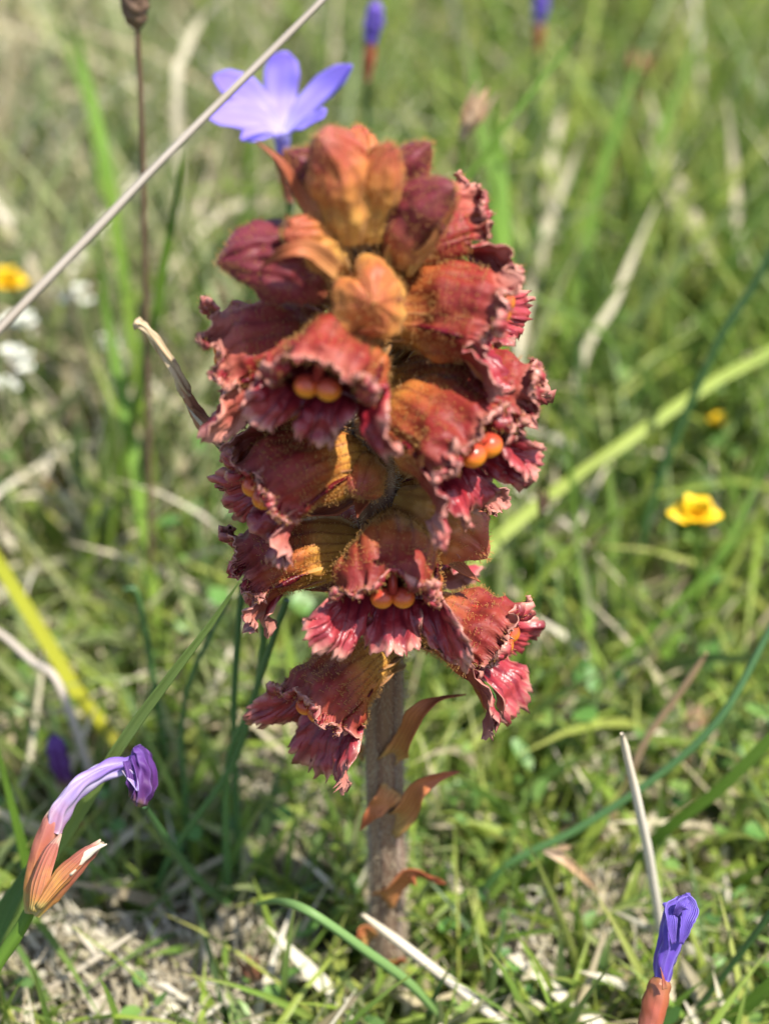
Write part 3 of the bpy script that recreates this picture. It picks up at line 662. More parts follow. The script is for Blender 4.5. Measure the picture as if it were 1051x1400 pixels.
MAT['straw_brown'] = simple('stalk_brown', [(0, (.17, .11, .06)), (.5, (.15, .09, .055)), (1, (.12, .075, .05))], nscale=120, namt=.6, trans=.05, rough=.55, vein=3, veincol=(.09, .05, .03), veinamt=.4, bump=.2)
MAT['tan'] = simple('spikelet_tan', [(0, (.46, .30, .16)), (.5, (.52, .34, .20)), (1, (.60, .46, .32))], nscale=200, namt=.8, trans=.2, rough=.6, vein=4, veincol=(.3, .16, .08), veinamt=.4)
def pts(path):
    """(px, py, y): photo pixel and distance of the upright plane it stands in (cm beyond the spike)"""
    return [PY(a, b, c) for a, b, c in path]
def root(P, maxrun=5.0):                        # last point -> soil
    P = [np.asarray(p) for p in P]; d = P[-1] - P[-2]; d = d / np.linalg.norm(d); z = P[-1][2]
    if z <= 0: return P
    run = np.hypot(d[0], d[1]) / max(-d[2], .25) * z
    hd = d[:2] / (np.hypot(d[0], d[1]) + 1e-6) * min(run, maxrun)
    P.append(np.array([P[-1][0] + hd[0] * .65, P[-1][1] + hd[1] * .65, z * .45])); P.append(np.array([P[-1][0] + hd[0] * .35, P[-1][1] + hd[1] * .35, -.15])); return P
def wcm(px, p): return px * depth(p) / FPX
def stalk(name, path, wpx, mat, label, cat, group=None, prof=None, seed=0, grounded=True, sides=8, n=40, maxrun=5.0):
    P = pts(path); w = wcm(wpx, P[len(P) // 2]); k = len(P)
    if grounded: P = root(P, maxrun)
    C = catmull(P, n); r = lerp_prof(prof or [(0, .45), (.1, .8), (.5, 1), (1, 1.1)], n) * w * .5
    g = tube_geo(C, r, sides, random.Random(seed), 0, 0, .04); o = mesh(name, g[0], g[1], mat, None, g[2], origin=P[-1]); return tag(o, label, cat, group)
def blade(name, path, wpx, mat, label, cat='grass blade', group=None, prof=None, seed=0, cup=.35, twist=0.0, up=None, grounded=True, n=44, maxrun=5.0):
    P = pts(path); w = wcm(wpx, P[len(P) // 2])
    if grounded: P = root(P, maxrun)
    C = catmull(P, n); wp = lerp_prof(prof or [(0, .05), (.12, .5), (.45, 1), (1, .8)], n) * w
    if up is None: up = -FWD + np.array([.5, 0, .5])
    g = strip_geo(C, wp, up, cup, 5, twist, 0.05, random.Random(seed))
    o = mesh(name, g[0], g[1], mat, None, g[2], solid=.018, origin=P[-1]); return tag(o, label, cat, group)
def node_ring(o, p, r, mat):                     # a swollen joint on a straw
    return None

# the straw that slants across in front of the blue flower
A = PD(445, -4, 26.5); Bq = PD(0, 450, 27.5); dd = Bq - A; P_ = [A - dd * .55, A, A + dd * .5 + np.array([0, 0, .05]), Bq, A + dd * (A[2] + .1) / (-dd[2])]
C = catmull(P_, 60); g = tube_geo(C, np.interp(np.linspace(0, 1, 60), [0, .3, 1], [.035, .058, .085]), 10, random.Random(3), 0, 0, .04)
tag(mesh('dry_straw', g[0], g[1], MAT['straw_grey'], None, g[2], origin=P_[-1]), 'long grey straw slanting straight across in front of the open blue flower', 'straw')

blade('grass_blade', [(333, 786, -1.5), (290, 850, -1.4), (240, 915, -1.3), (170, 1010, -1.1), (105, 1115, -1.0), (40, 1215, -1.0), (0, 1275, -1.0)], 23, MAT['blade_pale'], 'pale green pointed grass blade crossing behind the bent lilac flower', prof=[(0, .04), (.1, .32), (.35, .7), (.7, 1.05), (1, .9)], cup=.6, seed=1)
blade('grass_blade', [(-30, 725, 6), (0, 775, 6), (60, 872, 5.6), (110, 955, 5.2), (155, 1015, 5)], 24, MAT['blade_yellow'], 'bright yellow grass blade leaning in at the edge below the dry tube', seed=2, prof=[(0, .8), (1, 1)])
blade('grass_blade', [(62, 665, 13), (95, 745, 12), (130, 815, 11), (175, 875, 10)], 17, MAT['blade_yellow'], 'yellow grass blade with an orange brown tip behind the brown stalk', seed=3, prof=[(0, .8), (.15, 1.6), (.3, .8), (1, 1)])
stalk('dry_straw', [(-40, 850, 5), (0, 866, 5), (45, 905, 4.5), (80, 935, 4)], 13, MAT['straw_grey'], 'grey straw lying under the yellow blade by the purple bud', 'straw', seed=4, prof=[(0, .8), (1, 1)], maxrun=1.0)
stalk('green_rush', [(392, 820, .9), (377, 862, .9), (350, 945, .9), (325, 1030, 1.0), (300, 1075, 1.1)], 11, MAT['blade_dark'], 'dark green rush leaning under the lowest left flower of the spike', 'rush', 'rushes behind the spike', seed=5, prof=[(0, .8), (1, 1)])
stalk('green_rush', [(332, 800, 1.6), (327, 850, 1.6), (320, 960, 1.6), (322, 1080, 1.7), (325, 1150, 1.7)], 11, MAT['blade_dark'], 'upright dark green rush rising to the left flowers', 'rush', 'rushes behind the spike', seed=6, prof=[(0, .8), (1, 1)])
stalk('green_rush', [(315, 815, 2.6), (290, 865, 2.5), (260, 930, 2.4), (248, 1000, 2.4), (252, 1070, 2.4)], 8, MAT['blade_dark'], 'thin dark green rush bowing away from the spike', 'rush', 'rushes behind the spike', seed=7)
stalk('green_rush', [(170, 806, 4.2), (186, 808, 4.2), (196, 850, 4.2), (208, 920, 4.2), (222, 1000, 4.2)], 10, MAT['blade_dark'], 'slim green rush with a hooked tip beside the brown stalk', 'rush', 'rushes behind the spike', seed=8)
stalk('green_rush', [(198, 1102, -.6), (222, 1140, -.2), (250, 1178, .2), (278, 1210, .6)], 12, MAT['blade_dark'], 'short green rush below the wilted purple flower head', 'rush', seed=9, prof=[(0, .6), (.2, 1), (1, 1.1)])
stalk('green_rush', [(1090, 790, 2.5), (1051, 862, 2.2), (985, 980, 1.5), (900, 1060, 1.2), (790, 1133, 1.0), (690, 1185, .9), (640, 1250, .9)], 13, MAT['blade_dark'], 'long dark green rush arching down from the right edge behind the pale straw', 'rush', seed=10, prof=[(0, .8), (1, 1)])
blade('grass_blade', [(1090, 975, 1), (1051, 1010, 1), (980, 1080, 1), (900, 1142, 1.2), (860, 1200, 1.6)], 20, MAT['blade'], 'wide bright green blade bending beneath the long arching rush', seed=11, prof=[(0, .8), (1, 1)])
stalk('dry_straw', [(850, 1003, -.4), (858, 1040, -.4), (872, 1100, -.4), (888, 1180, -.3), (905, 1290, -.2), (915, 1380, -.1)], 13, MAT['straw'], 'pale jointed straw standing behind the violet bud', 'straw', seed=12)
stalk('green_rush', [(1090, 1200, -1.5), (1051, 1250, -1.5), (985, 1338, -1.3), (930, 1405, -1.2)], 11, MAT['blade_dark'], 'thin dark rush slanting beside the violet bud', 'rush', seed=13, prof=[(0, .8), (1, 1)])
blade('grass_blade', [(1095, 1305, -1.8), (1051, 1345, -1.8), (985, 1402, -1.7), (930, 1450, -1.6)], 24, MAT['blade'], 'broad light green blade slanting below the thin dark rush', seed=14, prof=[(0, .9), (1, 1)])
stalk('dry_straw', [(965, 893, 3), (930, 945, 3), (880, 1015, 3), (850, 1085, 3)], 11, MAT['tan'], 'tan grass stalk behind the long arching rush', 'straw', seed=15)
blade('grass_blade', [(1100, 455, 12), (1051, 482, 11.5), (960, 532, 10.5), (830, 622, 9), (720, 702, 8), (635, 785, 7)], 19, MAT['blade_lime'], 'yellow green stem crossing behind the spike towards the right edge', seed=16, prof=[(0, .8), (1, 1)], cup=.5)
stalk('green_rush', [(1070, 310, 9), (1030, 390, 9), (985, 460, 9), (935, 570, 9), (895, 670, 9), (860, 800, 9)], 13, MAT['blade_dark'], 'slender green stem leaning past the yellow pea flower', 'rush', seed=17)
stalk('green_rush', [(800, 35, 13), (770, 72, 13), (700, 160, 12), (640, 242, 11.5), (560, 340, 11)], 9, MAT['blade'], 'thin pale green stem leaning behind the top buds of the spike', 'rush', seed=18)
stalk('green_rush', [(352, 1236, -.6), (378, 1232, -1.2), (405, 1238, -1.6), (440, 1257, -1.8), (500, 1300, -1.8), (560, 1345, -1.7), (620, 1410, -1.6)], 14, MAT['blade_sage'], 'smooth green stem lying across the foot of the spike', 'rush', seed=19, prof=[(0, .3), (.2, .9), (1, 1.1)])
stalk('dry_straw', [(495, 1250, -1.0), (535, 1280, -1.1), (600, 1330, -1.3), (690, 1402, -1.6)], 15, MAT['straw'], 'pale straw lying in front of the stem foot', 'straw', seed=20, prof=[(0, .4), (.2, .9), (1, 1.1)])
stalk('dry_straw', [(185, 1275, -.6), (120, 1318, -.8), (60, 1358, -.9), (0, 1400, -1)], 12, MAT['straw'], 'pale straw on the lichen below the bent lilac flower', 'straw', 'straws on the lichen', seed=21)
stalk('dry_straw', [(95, 1262, -.5), (140, 1318, -.5), (190, 1390, -.5)], 8, MAT['straw'], 'thin pale straw on the lichen crossing another straw', 'straw', 'straws on the lichen', seed=22)
stalk('dry_straw', [(610, 1180, 1.5), (640, 1250, 1.0), (690, 1330, .4), (760, 1400, -.2)], 17, MAT['straw'], 'thick pale straw slanting among moss beside the stem foot', 'straw', seed=23)
stalk('dry_straw', [(62, 880, 6), (52, 960, 5), (40, 1040, 4), (22, 1090, 3.5)], 9, MAT['straw_dull'], 'upright pale straw beside the dark purple bud', 'straw', seed=24)
stalk('dry_straw', [(822, 1262, -.2), (828, 1330, -.2), (838, 1412, -.2)], 8, MAT['straw_dull'], 'thin upright straw beside the pale jointed straw, farther from the violet bud', 'straw', 'thin straws by the violet bud', seed=25)
stalk('dry_straw', [(868, 1275, -.5), (862, 1340, -.5), (858, 1412, -.5)], 8, MAT['straw_dull'], 'thin straw between the pale jointed straw and its upright neighbour', 'straw', 'thin straws by the violet bud', seed=26)
blade('grass_blade', [(-8, 1000, .4), (8, 1070, .4), (26, 1140, .4), (44, 1215, .5)], 15, MAT['blade'], 'narrow green blade behind the reddish husk of the bent lilac flower', seed=27)
# pale dead leaves standing in the meadow behind
for i, (path, w, lab) in enumerate([
    ([(885, 130, 22), (905, 200, 22), (945, 300, 21), (985, 380, 20), (1010, 440, 19)], 26, 'widest bleached leaf, slanting beside an upright one in the meadow'),
    ([(880, 180, 21), (915, 270, 21), (950, 360, 20), (975, 410, 19)], 14, 'narrow bleached leaf lying along the widest bleached leaf'),
    ([(992, 140, 20), (1000, 220, 20), (1006, 310, 19), (1012, 390, 18)], 18, 'upright bleached leaf next to the widest slanting one'),
    ([(800, 175, 20), (778, 230, 20), (752, 300, 19), (742, 330, 18)], 15, 'bleached leaf leaning towards the top right flower of the spike'),
    ([(775, 130, 24), (765, 160, 24), (755, 205, 23), (748, 240, 22)], 14, 'short bleached leaf behind the one leaning to the spike'),
    ([(895, 280, 17), (860, 360, 16), (835, 420, 15), (800, 480, 14)], 12, 'thin bleached leaf leaning low towards the spike'),
    ([(735, 350, 15), (722, 400, 15), (712, 450, 14), (706, 490, 13)], 16, 'bleached leaf standing just behind the top right flower'),
    ([(300, 0, 22), (270, 35, 22), (250, 80, 21), (242, 120, 20)], 13, 'bleached curved leaf rising behind the slanting straw')]):
    blade('dead_leaf', path, w, MAT['straw_dull'], lab, 'dead leaf', 'bleached leaves in the meadow', seed=40 + i, prof=[(0, .2), (.2, .9), (.6, 1), (1, .4)], cup=.3, maxrun=2.0)
# broad fresh blades behind
for i, (path, w, lab) in enumerate([
    ([(668, 120, 14), (680, 210, 14), (684, 300, 13), (680, 400, 12)], 30, 'broad fresh green blade upright just behind the top right flower'),
    ([(642, 60, 18), (655, 160, 17), (672, 260, 16), (690, 380, 15)], 24, 'fresh green blade behind the forked tan spikelet'),
    ([(880, 60, 20), (850, 150, 19), (815, 260, 18), (790, 380, 17)], 22, 'fresh green blade leaning beside the rusty spikelets'),
    ([(95, 10, 16), (115, 90, 16), (130, 160, 15), (150, 260, 14)], 18, 'tall fresh green blade between the brown stalk and the meadow behind'),
    ([(70, 0, 22), (100, 80, 22), (125, 160, 21), (140, 240, 20)], 16, 'thin fresh blade behind the tall one by the brown stalk'),
    ([(250, 200, 9), (243, 260, 9), (225, 350, 9), (212, 430, 9)], 13, 'narrow green blade hugging the brown seed stalk under the straw'),
    ([(130, 310, 11), (145, 430, 11), (170, 560, 10), (185, 650, 9)], 20, 'green blade leaning towards the dried flower tube'),
    ([(1051, 620, 9), (1000, 730, 8), (930, 850, 7), (880, 960, 6)], 18, 'green blade slanting below the yellow pea flower'),
    ([(1040, 700, 7), (960, 790, 6.5), (860, 890, 6), (780, 1000, 5.5)], 14, 'thin green blade sloping under the pea flower to the tan stalk'),
    ([(770, 560, 8), (780, 660, 8), (788, 750, 8), (800, 830, 7)], 15, 'upright green blade crossing the yellow green stem'),
    ([(960, 20, 24), (930, 110, 23), (905, 180, 22), (880, 260, 21)], 20, 'fresh green blade above the widest bleached leaf')]):
    blade('grass_blade', path, w, MAT['blade'], lab, 'grass blade', 'fresh blades behind the spike', seed=60 + i, cup=.4, maxrun=2.5)

# ------------------------------------------------------------------ blue flowers, buds and stalks
MAT['petal_blue'] = simple('petal_blue', [(0, (.56, .50, .84)), (.25, (.38, .31, .80)), (.7, (.29, .22, .74)), (1, (.22, .15, .66))], nscale=60, namt=.25, trans=.3, rough=.5, vein=2.0, veincol=(.22, .15, .66), veinamt=.4, bump=.1)
MAT['purple_wilt'] = simple('wilted_lilac', [(0, (.30, .14, .20)), (.25, (.34, .24, .42)), (.65, (.22, .13, .42)), (1, (.12, .06, .28))], nscale=220, namt=.7, trans=.1, rough=.45, vein=4, veincol=(.62, .56, .62), veinamt=.5, bump=.4)
MAT['purple_dark'] = simple('wilted_violet', [(0, (.10, .04, .20)), (.4, (.075, .022, .13)), (.75, (.07, .018, .09)), (1, (.20, .12, .05))], nscale=260, namt=.6, trans=.08, rough=.55, spec=.2, vein=6, veincol=(.17, .085, .29), veinamt=.45, bump=.7)
MAT['violet'] = simple('violet_bud', [(0, (.11, .05, .30)), (.5, (.10, .055, .36)), (1, (.14, .08, .45))], nscale=240, namt=.8, trans=.12, rough=.45, vein=7, veincol=(.30, .24, .62), veinamt=.45, bump=.6)
MAT['husk'] = simple('husk_orange', [(0, (.34, .26, .07)), (.18, (.46, .20, .05)), (.5, (.34, .10, .055)), (.8, (.30, .09, .07)), (1, (.60, .46, .33))], nscale=330, namt=.8, trans=.12, rough=.4, spec=.4, vein=5, veincol=(.50, .26, .16), veinamt=.28, bump=.5)
MAT['husk_red'] = simple('husk_red', [(0, (.30, .12, .05)), (.5, (.34, .08, .04)), (1, (.40, .14, .10))], nscale=180, namt=.5, trans=.15, rough=.35, spec=.5, vein=4, veincol=(.16, .04, .03), veinamt=.4, bump=.2)
MAT['dried'] = simple('dried_tube', [(0, (.58, .45, .27)), (.5, (.55, .42, .26)), (1, (.50, .36, .22))], nscale=240, namt=.7, trans=.1, rough=.55, vein=5, veincol=(.32, .20, .10), veinamt=.6, bump=.5)
MAT['husk_brown'] = simple('husk_brown', [(0, (.36, .20, .10)), (.5, (.34, .15, .09)), (1, (.46, .30, .20))], nscale=220, namt=.7, trans=.15, rough=.45, vein=5, veincol=(.20, .07, .04), veinamt=.5, bump=.3)
MAT['yellow'] = simple('pea_yellow', [(0, (.75, .38, .01)), (.5, (.85, .55, .01)), (1, (.85, .60, .02))], nscale=120, namt=.5, trans=.2, rough=.5, vein=4, veincol=(.75, .30, .01), veinamt=.3)
MAT['white'] = simple('floret_white', [(0, (.70, .70, .52)), (1, (.82, .82, .76))], nscale=120, namt=.5, trans=.25, rough=.5)

def tube_part(name, P, prof, mat, parent, seed=0, sides=14, n=28, lobes=0, la=0, rough=.08, twist=0.0, flat=1.0, org=(0, 0, 0)):
    C = catmull(P, n) - np.asarray(org); r = lerp_prof(prof, n)
    g = tube_geo(C, r, sides, random.Random(seed), lobes, la, rough, True, flat, twist); return mesh(name, g[0], g[1], mat, parent, g[2])
def leaf_part(name, P, w, prof, mat, parent, up, cup=.5, twist=0.0, seed=0, n=24, ruffle=.1, org=(0, 0, 0), solid=.015, tooth=0.0, nv=7):
    C = catmull(P, n) - np.asarray(org); g = strip_geo(C, lerp_prof(prof, n) * w, up, cup, nv, twist, ruffle, random.Random(seed), tooth)
    return mesh(name, g[0], g[1], mat, parent, g[2], solid=solid)

# open blue flower behind the spike's tip
cB = PY(384, 186, 8.0); base = np.array([cB[0] + .1, 8.3, 0.0])
bf = empty('blue_flower', base, 'open pale violet blue flower with narrow petals behind the tip of the spike', 'flower')
pet = [([(388, 178, 8.1), (384, 140, 8.7), (386, 98, 8.9), (391, 70, 9.0)], .62), ([(392, 180, 8.0), (415, 150, 8.1), (445, 118, 8.2), (482, 90, 8.1)], .46),
       ([(384, 180, 8.0), (360, 152, 8.3), (330, 124, 8.4), (292, 104, 8.3)], .58), ([(382, 182, 7.9), (355, 165, 7.7), (320, 158, 7.5), (282, 158, 7.3)], .52),
       ([(394, 182, 7.8), (412, 172, 7.3), (428, 166, 6.9), (442, 162, 6.6)], .56), ([(382, 186, 7.8), (368, 182, 7.4), (350, 185, 7.1), (330, 192, 6.9)], .40)]
for i, (pp, w) in enumerate(pet):
    leaf_part('petal', pts(pp), w, [(0, .35), (.35, .85), (.65, 1), (.88, .75), (1, .15)], MAT['petal_blue'], bf, cB - base + np.array([0, 0, 3]) - (pts(pp)[2] - cB) * 1.0 if False else -FWD + np.array([0, 0, .6]), .18, 0, i, org=base, ruffle=.08)
tube_part('throat', [cB + (0.02, 0, .12), cB + (.03, .02, -.25), cB + (.07, .05, -.75)], [(0, .17), (.4, .12), (1, .09)], MAT['petal_blue'], bf, 1, org=base)
tube_part('husk', [cB + (.03, .02, -.3), cB + (.07, .05, -.7), cB + (.1, .1, -1.2)], [(0, .14), (.3, .17), (1, .09)], MAT['husk_red'], bf, 2, org=base)
tube_part('stalk', [cB + (.1, .1, -1.1), np.array([base[0] + .1, 8.2, cB[2] * .5]), base + (0, 0, -.2)], [(0, .06), (1, .07)], MAT['blade_dark'], bf, 3, sides=8, org=base)

# bent lilac flower, lower left
def D(px, py, d=24.8): return PD(px, py, d)
base = np.array([D(-60, 1430, 25.5)[0], D(-60, 1430, 25.5)[1] + .3, 0.0])
bl = empty('wilted_lilac_flower', base, 'wilted lilac flower bent over with a dark purple shrivelled head and orange husks', 'flower')
tube_part('corolla_tube', [D(72, 1135), D(86, 1103), D(112, 1073), D(145, 1053), D(176, 1046), D(190, 1042)], [(0, .12), (.2, .125), (.5, .125), (.8, .10), (1, .085)], MAT['purple_wilt'], bl, 1, 30, 40, 5, .26, .14, 1.2, 1, base)
tube_part('shrivelled_head', [D(183, 1022, 24.7), D(190, 1030, 24.7), D(196, 1050, 24.7), D(196, 1072, 24.7), D(192, 1092, 24.7), D(189, 1102, 24.7)], [(0, .02), (.08, .10), (.3, .15), (.6, .175), (.85, .13), (1, .05)], MAT['purple_dark'], bl, 2, 26, 36, 6, .14, .14, 1.8, 1, base)
leaf_part('curled_petal', [D(176, 1040, 24.6), D(184, 1062, 24.5), D(184, 1078, 24.5), D(180, 1090, 24.6)], .2, [(0, .7), (.5, 1), (1, .3)], MAT['purple_dark'], bl, -FWD, .8, .8, 3, org=base)
leaf_part('curled_petal', [D(172, 1052, 24.6), D(182, 1066, 24.5), D(188, 1082, 24.4)], .14, [(0, .7), (.5, 1), (1, .3)], MAT['purple_wilt'], bl, -FWD, .8, -.8, 4, org=base)
tube_part('husk', [D(40, 1248), D(46, 1215), D(56, 1170), D(68, 1130), D(78, 1098)], [(0, .07), (.25, .15), (.55, .165), (.8, .13), (1, .03)], MAT['husk'], bl, 5, 20, 30, 3, .05, .05, .5, 1, base)
tube_part('husk', [D(48, 1250, 24.6), D(70, 1222, 24.6), D(95, 1192, 24.5), D(120, 1168, 24.5), D(142, 1152, 24.5)], [(0, .07), (.25, .15), (.5, .15), (.8, .10), (1, .02)], MAT['husk'], bl, 6, 20, 30, 3, .06, .06, .6, 1, base)
leaf_part('husk_scale', [D(44, 1246, 24.4), D(52, 1210, 24.35), D(66, 1170, 24.4), D(84, 1140, 24.5)], .30, [(0, .4), (.35, 1), (.75, .6), (1, .04)], MAT['husk'], bl, -FWD + np.array([-.4, 0, .2]), -.5, .3, 7, org=base)
leaf_part('husk_scale', [D(52, 1242, 24.35), D(84, 1200, 24.3), D(112, 1172, 24.3), D(138, 1148, 24.4)], .24, [(0, .4), (.35, 1), (.75, .55), (1, .04)], MAT['husk'], bl, -FWD + np.array([.3, 0, .2]), -.5, -.3, 8, org=base)
leaf_part('husk_scale', [D(96, 1196, 24.3), D(116, 1172, 24.3), D(132, 1160, 24.3), D(146, 1154, 24.4)], .10, [(0, .4), (.4, 1), (1, .04)], MAT['straw'], bl, -FWD, -.4, .3, 9, org=base)
tube_part('stalk', [D(42, 1244, 24.9), D(25, 1275, 25), D(-10, 1330, 25.2), D(-60, 1430, 25.5), base + (0, 0, -.2)], [(0, .085), (.3, .10), (1, .09)], MAT['blade'], bl, 10, 10, 30, 0, 0, .05, 0, 1, base)
blade('grass_blade', [(48, 1170, -1.4), (30, 1205, -1.4), (8, 1240, -1.4), (-20, 1300, -1.4)], 30, MAT['blade_dark'], 'short dark green blade behind the orange husks of the bent flower', seed=90, cup=.5)

# closed violet bud, lower right
base = np.array([D(880, 1480)[0], D(880, 1480)[1] + .1, 0.0])
vb = empty('violet_bud', base, 'closed violet blue bud rising from a reddish brown husk', 'flower bud')
tube_part('folded_petals', [D(905, 1340), D(908, 1315), D(918, 1282), D(926, 1252), D(930, 1236), D(927, 1226)], [(0, .10), (.2, .15), (.5, .19), (.75, .22), (.92, .17), (1, .05)], MAT['violet'], vb, 1, 26, 40, 5, .12, .10, 1.6, 1, base)
for i, (pp, w, tw) in enumerate([([D(920, 1290, 24.5), D(916, 1262, 24.5), D(912, 1242, 24.5), D(922, 1228, 24.6)], .22, .9), ([D(930, 1290, 24.5), D(938, 1262, 24.5), D(944, 1240, 24.6), D(934, 1224, 24.7)], .24, -.6), ([D(922, 1250, 24.5), D(930, 1236, 24.4), D(938, 1228, 24.5)], .2, .4)]):
    leaf_part('petal_tip', pp, w, [(0, .3), (.5, 1), (1, .45)], MAT['violet'], vb, -FWD, .6, tw, i, org=base, ruffle=.25, tooth=.2)
tube_part('husk', [D(903, 1335), D(900, 1352), D(894, 1378), D(887, 1410), D(880, 1450)], [(0, .09), (.12, .15), (.5, .185), (.85, .16), (1, .09)], MAT['husk_red'], vb, 5, 20, 30, 3, .06, .05, .5, 1, base)
leaf_part('husk_tip', [D(908, 1352, 24.5), D(906, 1338, 24.5), D(902, 1322, 24.5)], .08, [(0, 1), (1, .05)], MAT['husk_red'], vb, -FWD, .3, 0, 9, org=base)
tube_part('stalk', [D(880, 1445), D(876, 1490), base + (0, 0, -.2)], [(0, .085), (1, .08)], MAT['blade'], vb, 6, 10, 20, 0, 0, .04, 0, 1, base)

# dried flower tube leaning on the spike, left
base = np.array([PY(300, 1090, 1.2)[0], 1.2, 0.0])
dt = empty('dried_flower_tube', base, 'dried beige twisted flower tube with brown husks leaning out from the left flowers', 'dried flower')
def E(px, py, y=.1): return PY(px, py, y)
tube_part('dried_corolla', [E(184, 440), E(196, 446), E(214, 466), E(232, 494), E(248, 522), E(256, 540)], [(0, .04), (.06, .075), (.15, .04), (.4, .055), (.7, .07), (1, .06)], MAT['dried'], dt, 1, 18, 44, 4, .34, .16, 4.0, 1, base)
tube_part('husk', [E(247, 522), E(258, 545), E(270, 566), E(284, 586), E(298, 604)], [(0, .03), (.25, .075), (.55, .10), (.85, .095), (1, .05)], MAT['husk_brown'], dt, 2, 18, 30, 3, .08, .08, .6, 1, base)
tube_part('husk', [E(262, 556, 0), E(272, 574, 0), E(286, 592, 0), E(302, 608, 0)], [(0, .02), (.3, .08), (.7, .10), (1, .05)], MAT['husk_brown'], dt, 3, 18, 26, 3, .08, .08, .6, 1, base)
leaf_part('husk_tip', [E(276, 580, -.1), E(264, 566, -.1), E(254, 552, -.1)], .06, [(0, 1), (1, .05)], MAT['straw'], dt, -FWD, .3, 0, 4, org=base)
tube_part('stalk', [E(298, 604, .15), E(316, 628, .3), E(340, 690, .7), E(362, 800, 1.1), E(352, 940, 1.2), E(310, 1060, 1.2), base + (0, 0, -.2)], [(0, .06), (1, .06)], MAT['blade_dark'], dt, 5, 8, 36, 0, 0, .04, 0, 1, base)

# brown stalk with a seed head
base = np.array([PY(207, 930, 8)[0], 8.0, 0.0])
bs = empty('brown_seed_stalk', base, 'thin upright brown stalk with an oval seed head on top', 'seed stalk')
tube_part('stalk', [E(188, 36, 8), E(192, 120, 8), E(196, 240, 8), E(200, 450, 8), E(205, 700, 8), base + (0, 0, -.2)], [(0, .05), (.2, .045), (1, .06)], MAT['straw_brown'], bs, 1, 8, 40, 0, 0, .04, 0, 1, base)
tube_part('seed_head', [E(188, 40, 8), E(186, 24, 8), E(184, 5, 8), E(183, -25, 8), E(184, -60, 8)], [(0, .05), (.2, .17), (.5, .24), (.8, .17), (1, .04)], MAT['straw_brown'], bs, 2, 18, 24, 6, .10, .12, .8, 1, base)
for i in range(4):
    a = i * 1.57 + .4; c = E(187, 30, 8); v = np.array([math.cos(a), math.sin(a), 0])
    leaf_part('husk', [c + v * .12, c + v * .21 + (0, 0, .3), c + v * .23 + (0, 0, .7), c + v * .12 + (0, 0, 1.1)], .22, [(0, .5), (.4, 1), (1, .1)], MAT['straw_brown'], bs, v, -.4, 0, i, org=base)

# blurred purple buds further back
def far_bud(path, wpx, label, group=None, mat='violet', seed=0):
    P = pts(path); base = np.array([P[-1][0], P[-1][1], 0.0]); o = empty('purple_bud', base, label, 'flower bud', group)
    w = wcm(wpx, P[0]) * .5
    tube_part('folded_petals', P[:3], [(0, .15 * w), (.2, .8 * w), (.6, w), (1, .6 * w)], MAT[mat], o, seed, 18, 24, 5, .14, .1, 1.2, 1, base)
    tube_part('husk', [P[2] + (P[1] - P[2]) * .15, P[2] + (P[3] - P[2]) * .5, P[3]], [(0, .65 * w), (.4, .75 * w), (1, .3 * w)], MAT['husk_red'], o, seed + 1, 12, 16, 0, 0, .05, 0, 1, base)
    tube_part('stalk', [P[3], P[3] * .5 + base * .5, base + (0, 0, -.2)], [(0, .3 * w), (1, .35 * w)], MAT['blade_dark'], o, seed + 2, 8, 14, 0, 0, .04, 0, 1, base)
far_bud([(74, 1004, 2.6), (80, 1035, 2.6), (94, 1078, 2.6), (112, 1130, 2.6)], 28, 'dark purple bud behind the bent lilac flower', None, 'purple_dark', 1)
far_bud([(515, 0, 14), (511, 25, 14), (506, 60, 14), (502, 110, 14)], 26, 'small blurred violet bud above the spike tip', None, 'violet', 5)
far_bud([(742, -20, 20), (739, 5, 20), (737, 32, 20), (735, 70, 20)], 22, 'blurred violet bud above brown dead tufts', None, 'violet', 9)

# yellow pea flowers
def pea(px, py, y, size, label, seed):
    c = PY(px, py, y); base = np.array([c[0] + .3, y + .3, 0.0]); o = empty('yellow_pea_flower', base, label, 'flower')
    rng = random.Random(seed)
    for i, (ax, az_, w) in enumerate([(-.75, .25, .95), (.75, .2, .95), (0, .75, 1.15), (-.3, -.05, .6), (.35, -.1, .6)]):
        d = np.array([ax, -.25, az_]); 
        leaf_part('petal', [c, c + d * size * .35 + (0, -.08, .05), c + d * size * .7 + (0, -.05, .1), c + d * size * .85 + (0, .08, .05)], w * size * .75, [(0, .3), (.45, 1), (.8, .85), (1, .3)], MAT['yellow'], o, (0, -.7, .6), .35, rng.uniform(-.2, .2), i, org=base)
    tube_part('calyx', [c + (0, 0, .05), c + (.03, .05, -.2), c + (.08, .1, -.45)], [(0, .13), (.5, .14), (1, .05)], MAT['blade'], o, 1, 10, 12, 5, .1, .05, 0, 1, base)
    tube_part('stalk', [c + (.08, .1, -.4), c * .5 + base * .5 + (.2, 0, .3), base + (0, 0, -.2)], [(0, .045), (1, .06)], MAT['blade'], o, 2, 8, 16, 0, 0, .04, 0, 1, base)
pea(946, 704, 7, .62, 'bright yellow pea flower in the grass beside the slender green stem', 1)
pea(14, 388, 15, .55, 'yellow pea flower at the lower end of the slanting straw', 2)
pea(978, 578, 12.5, .28, 'faint yellow pea flower deeper in the grass', 3)
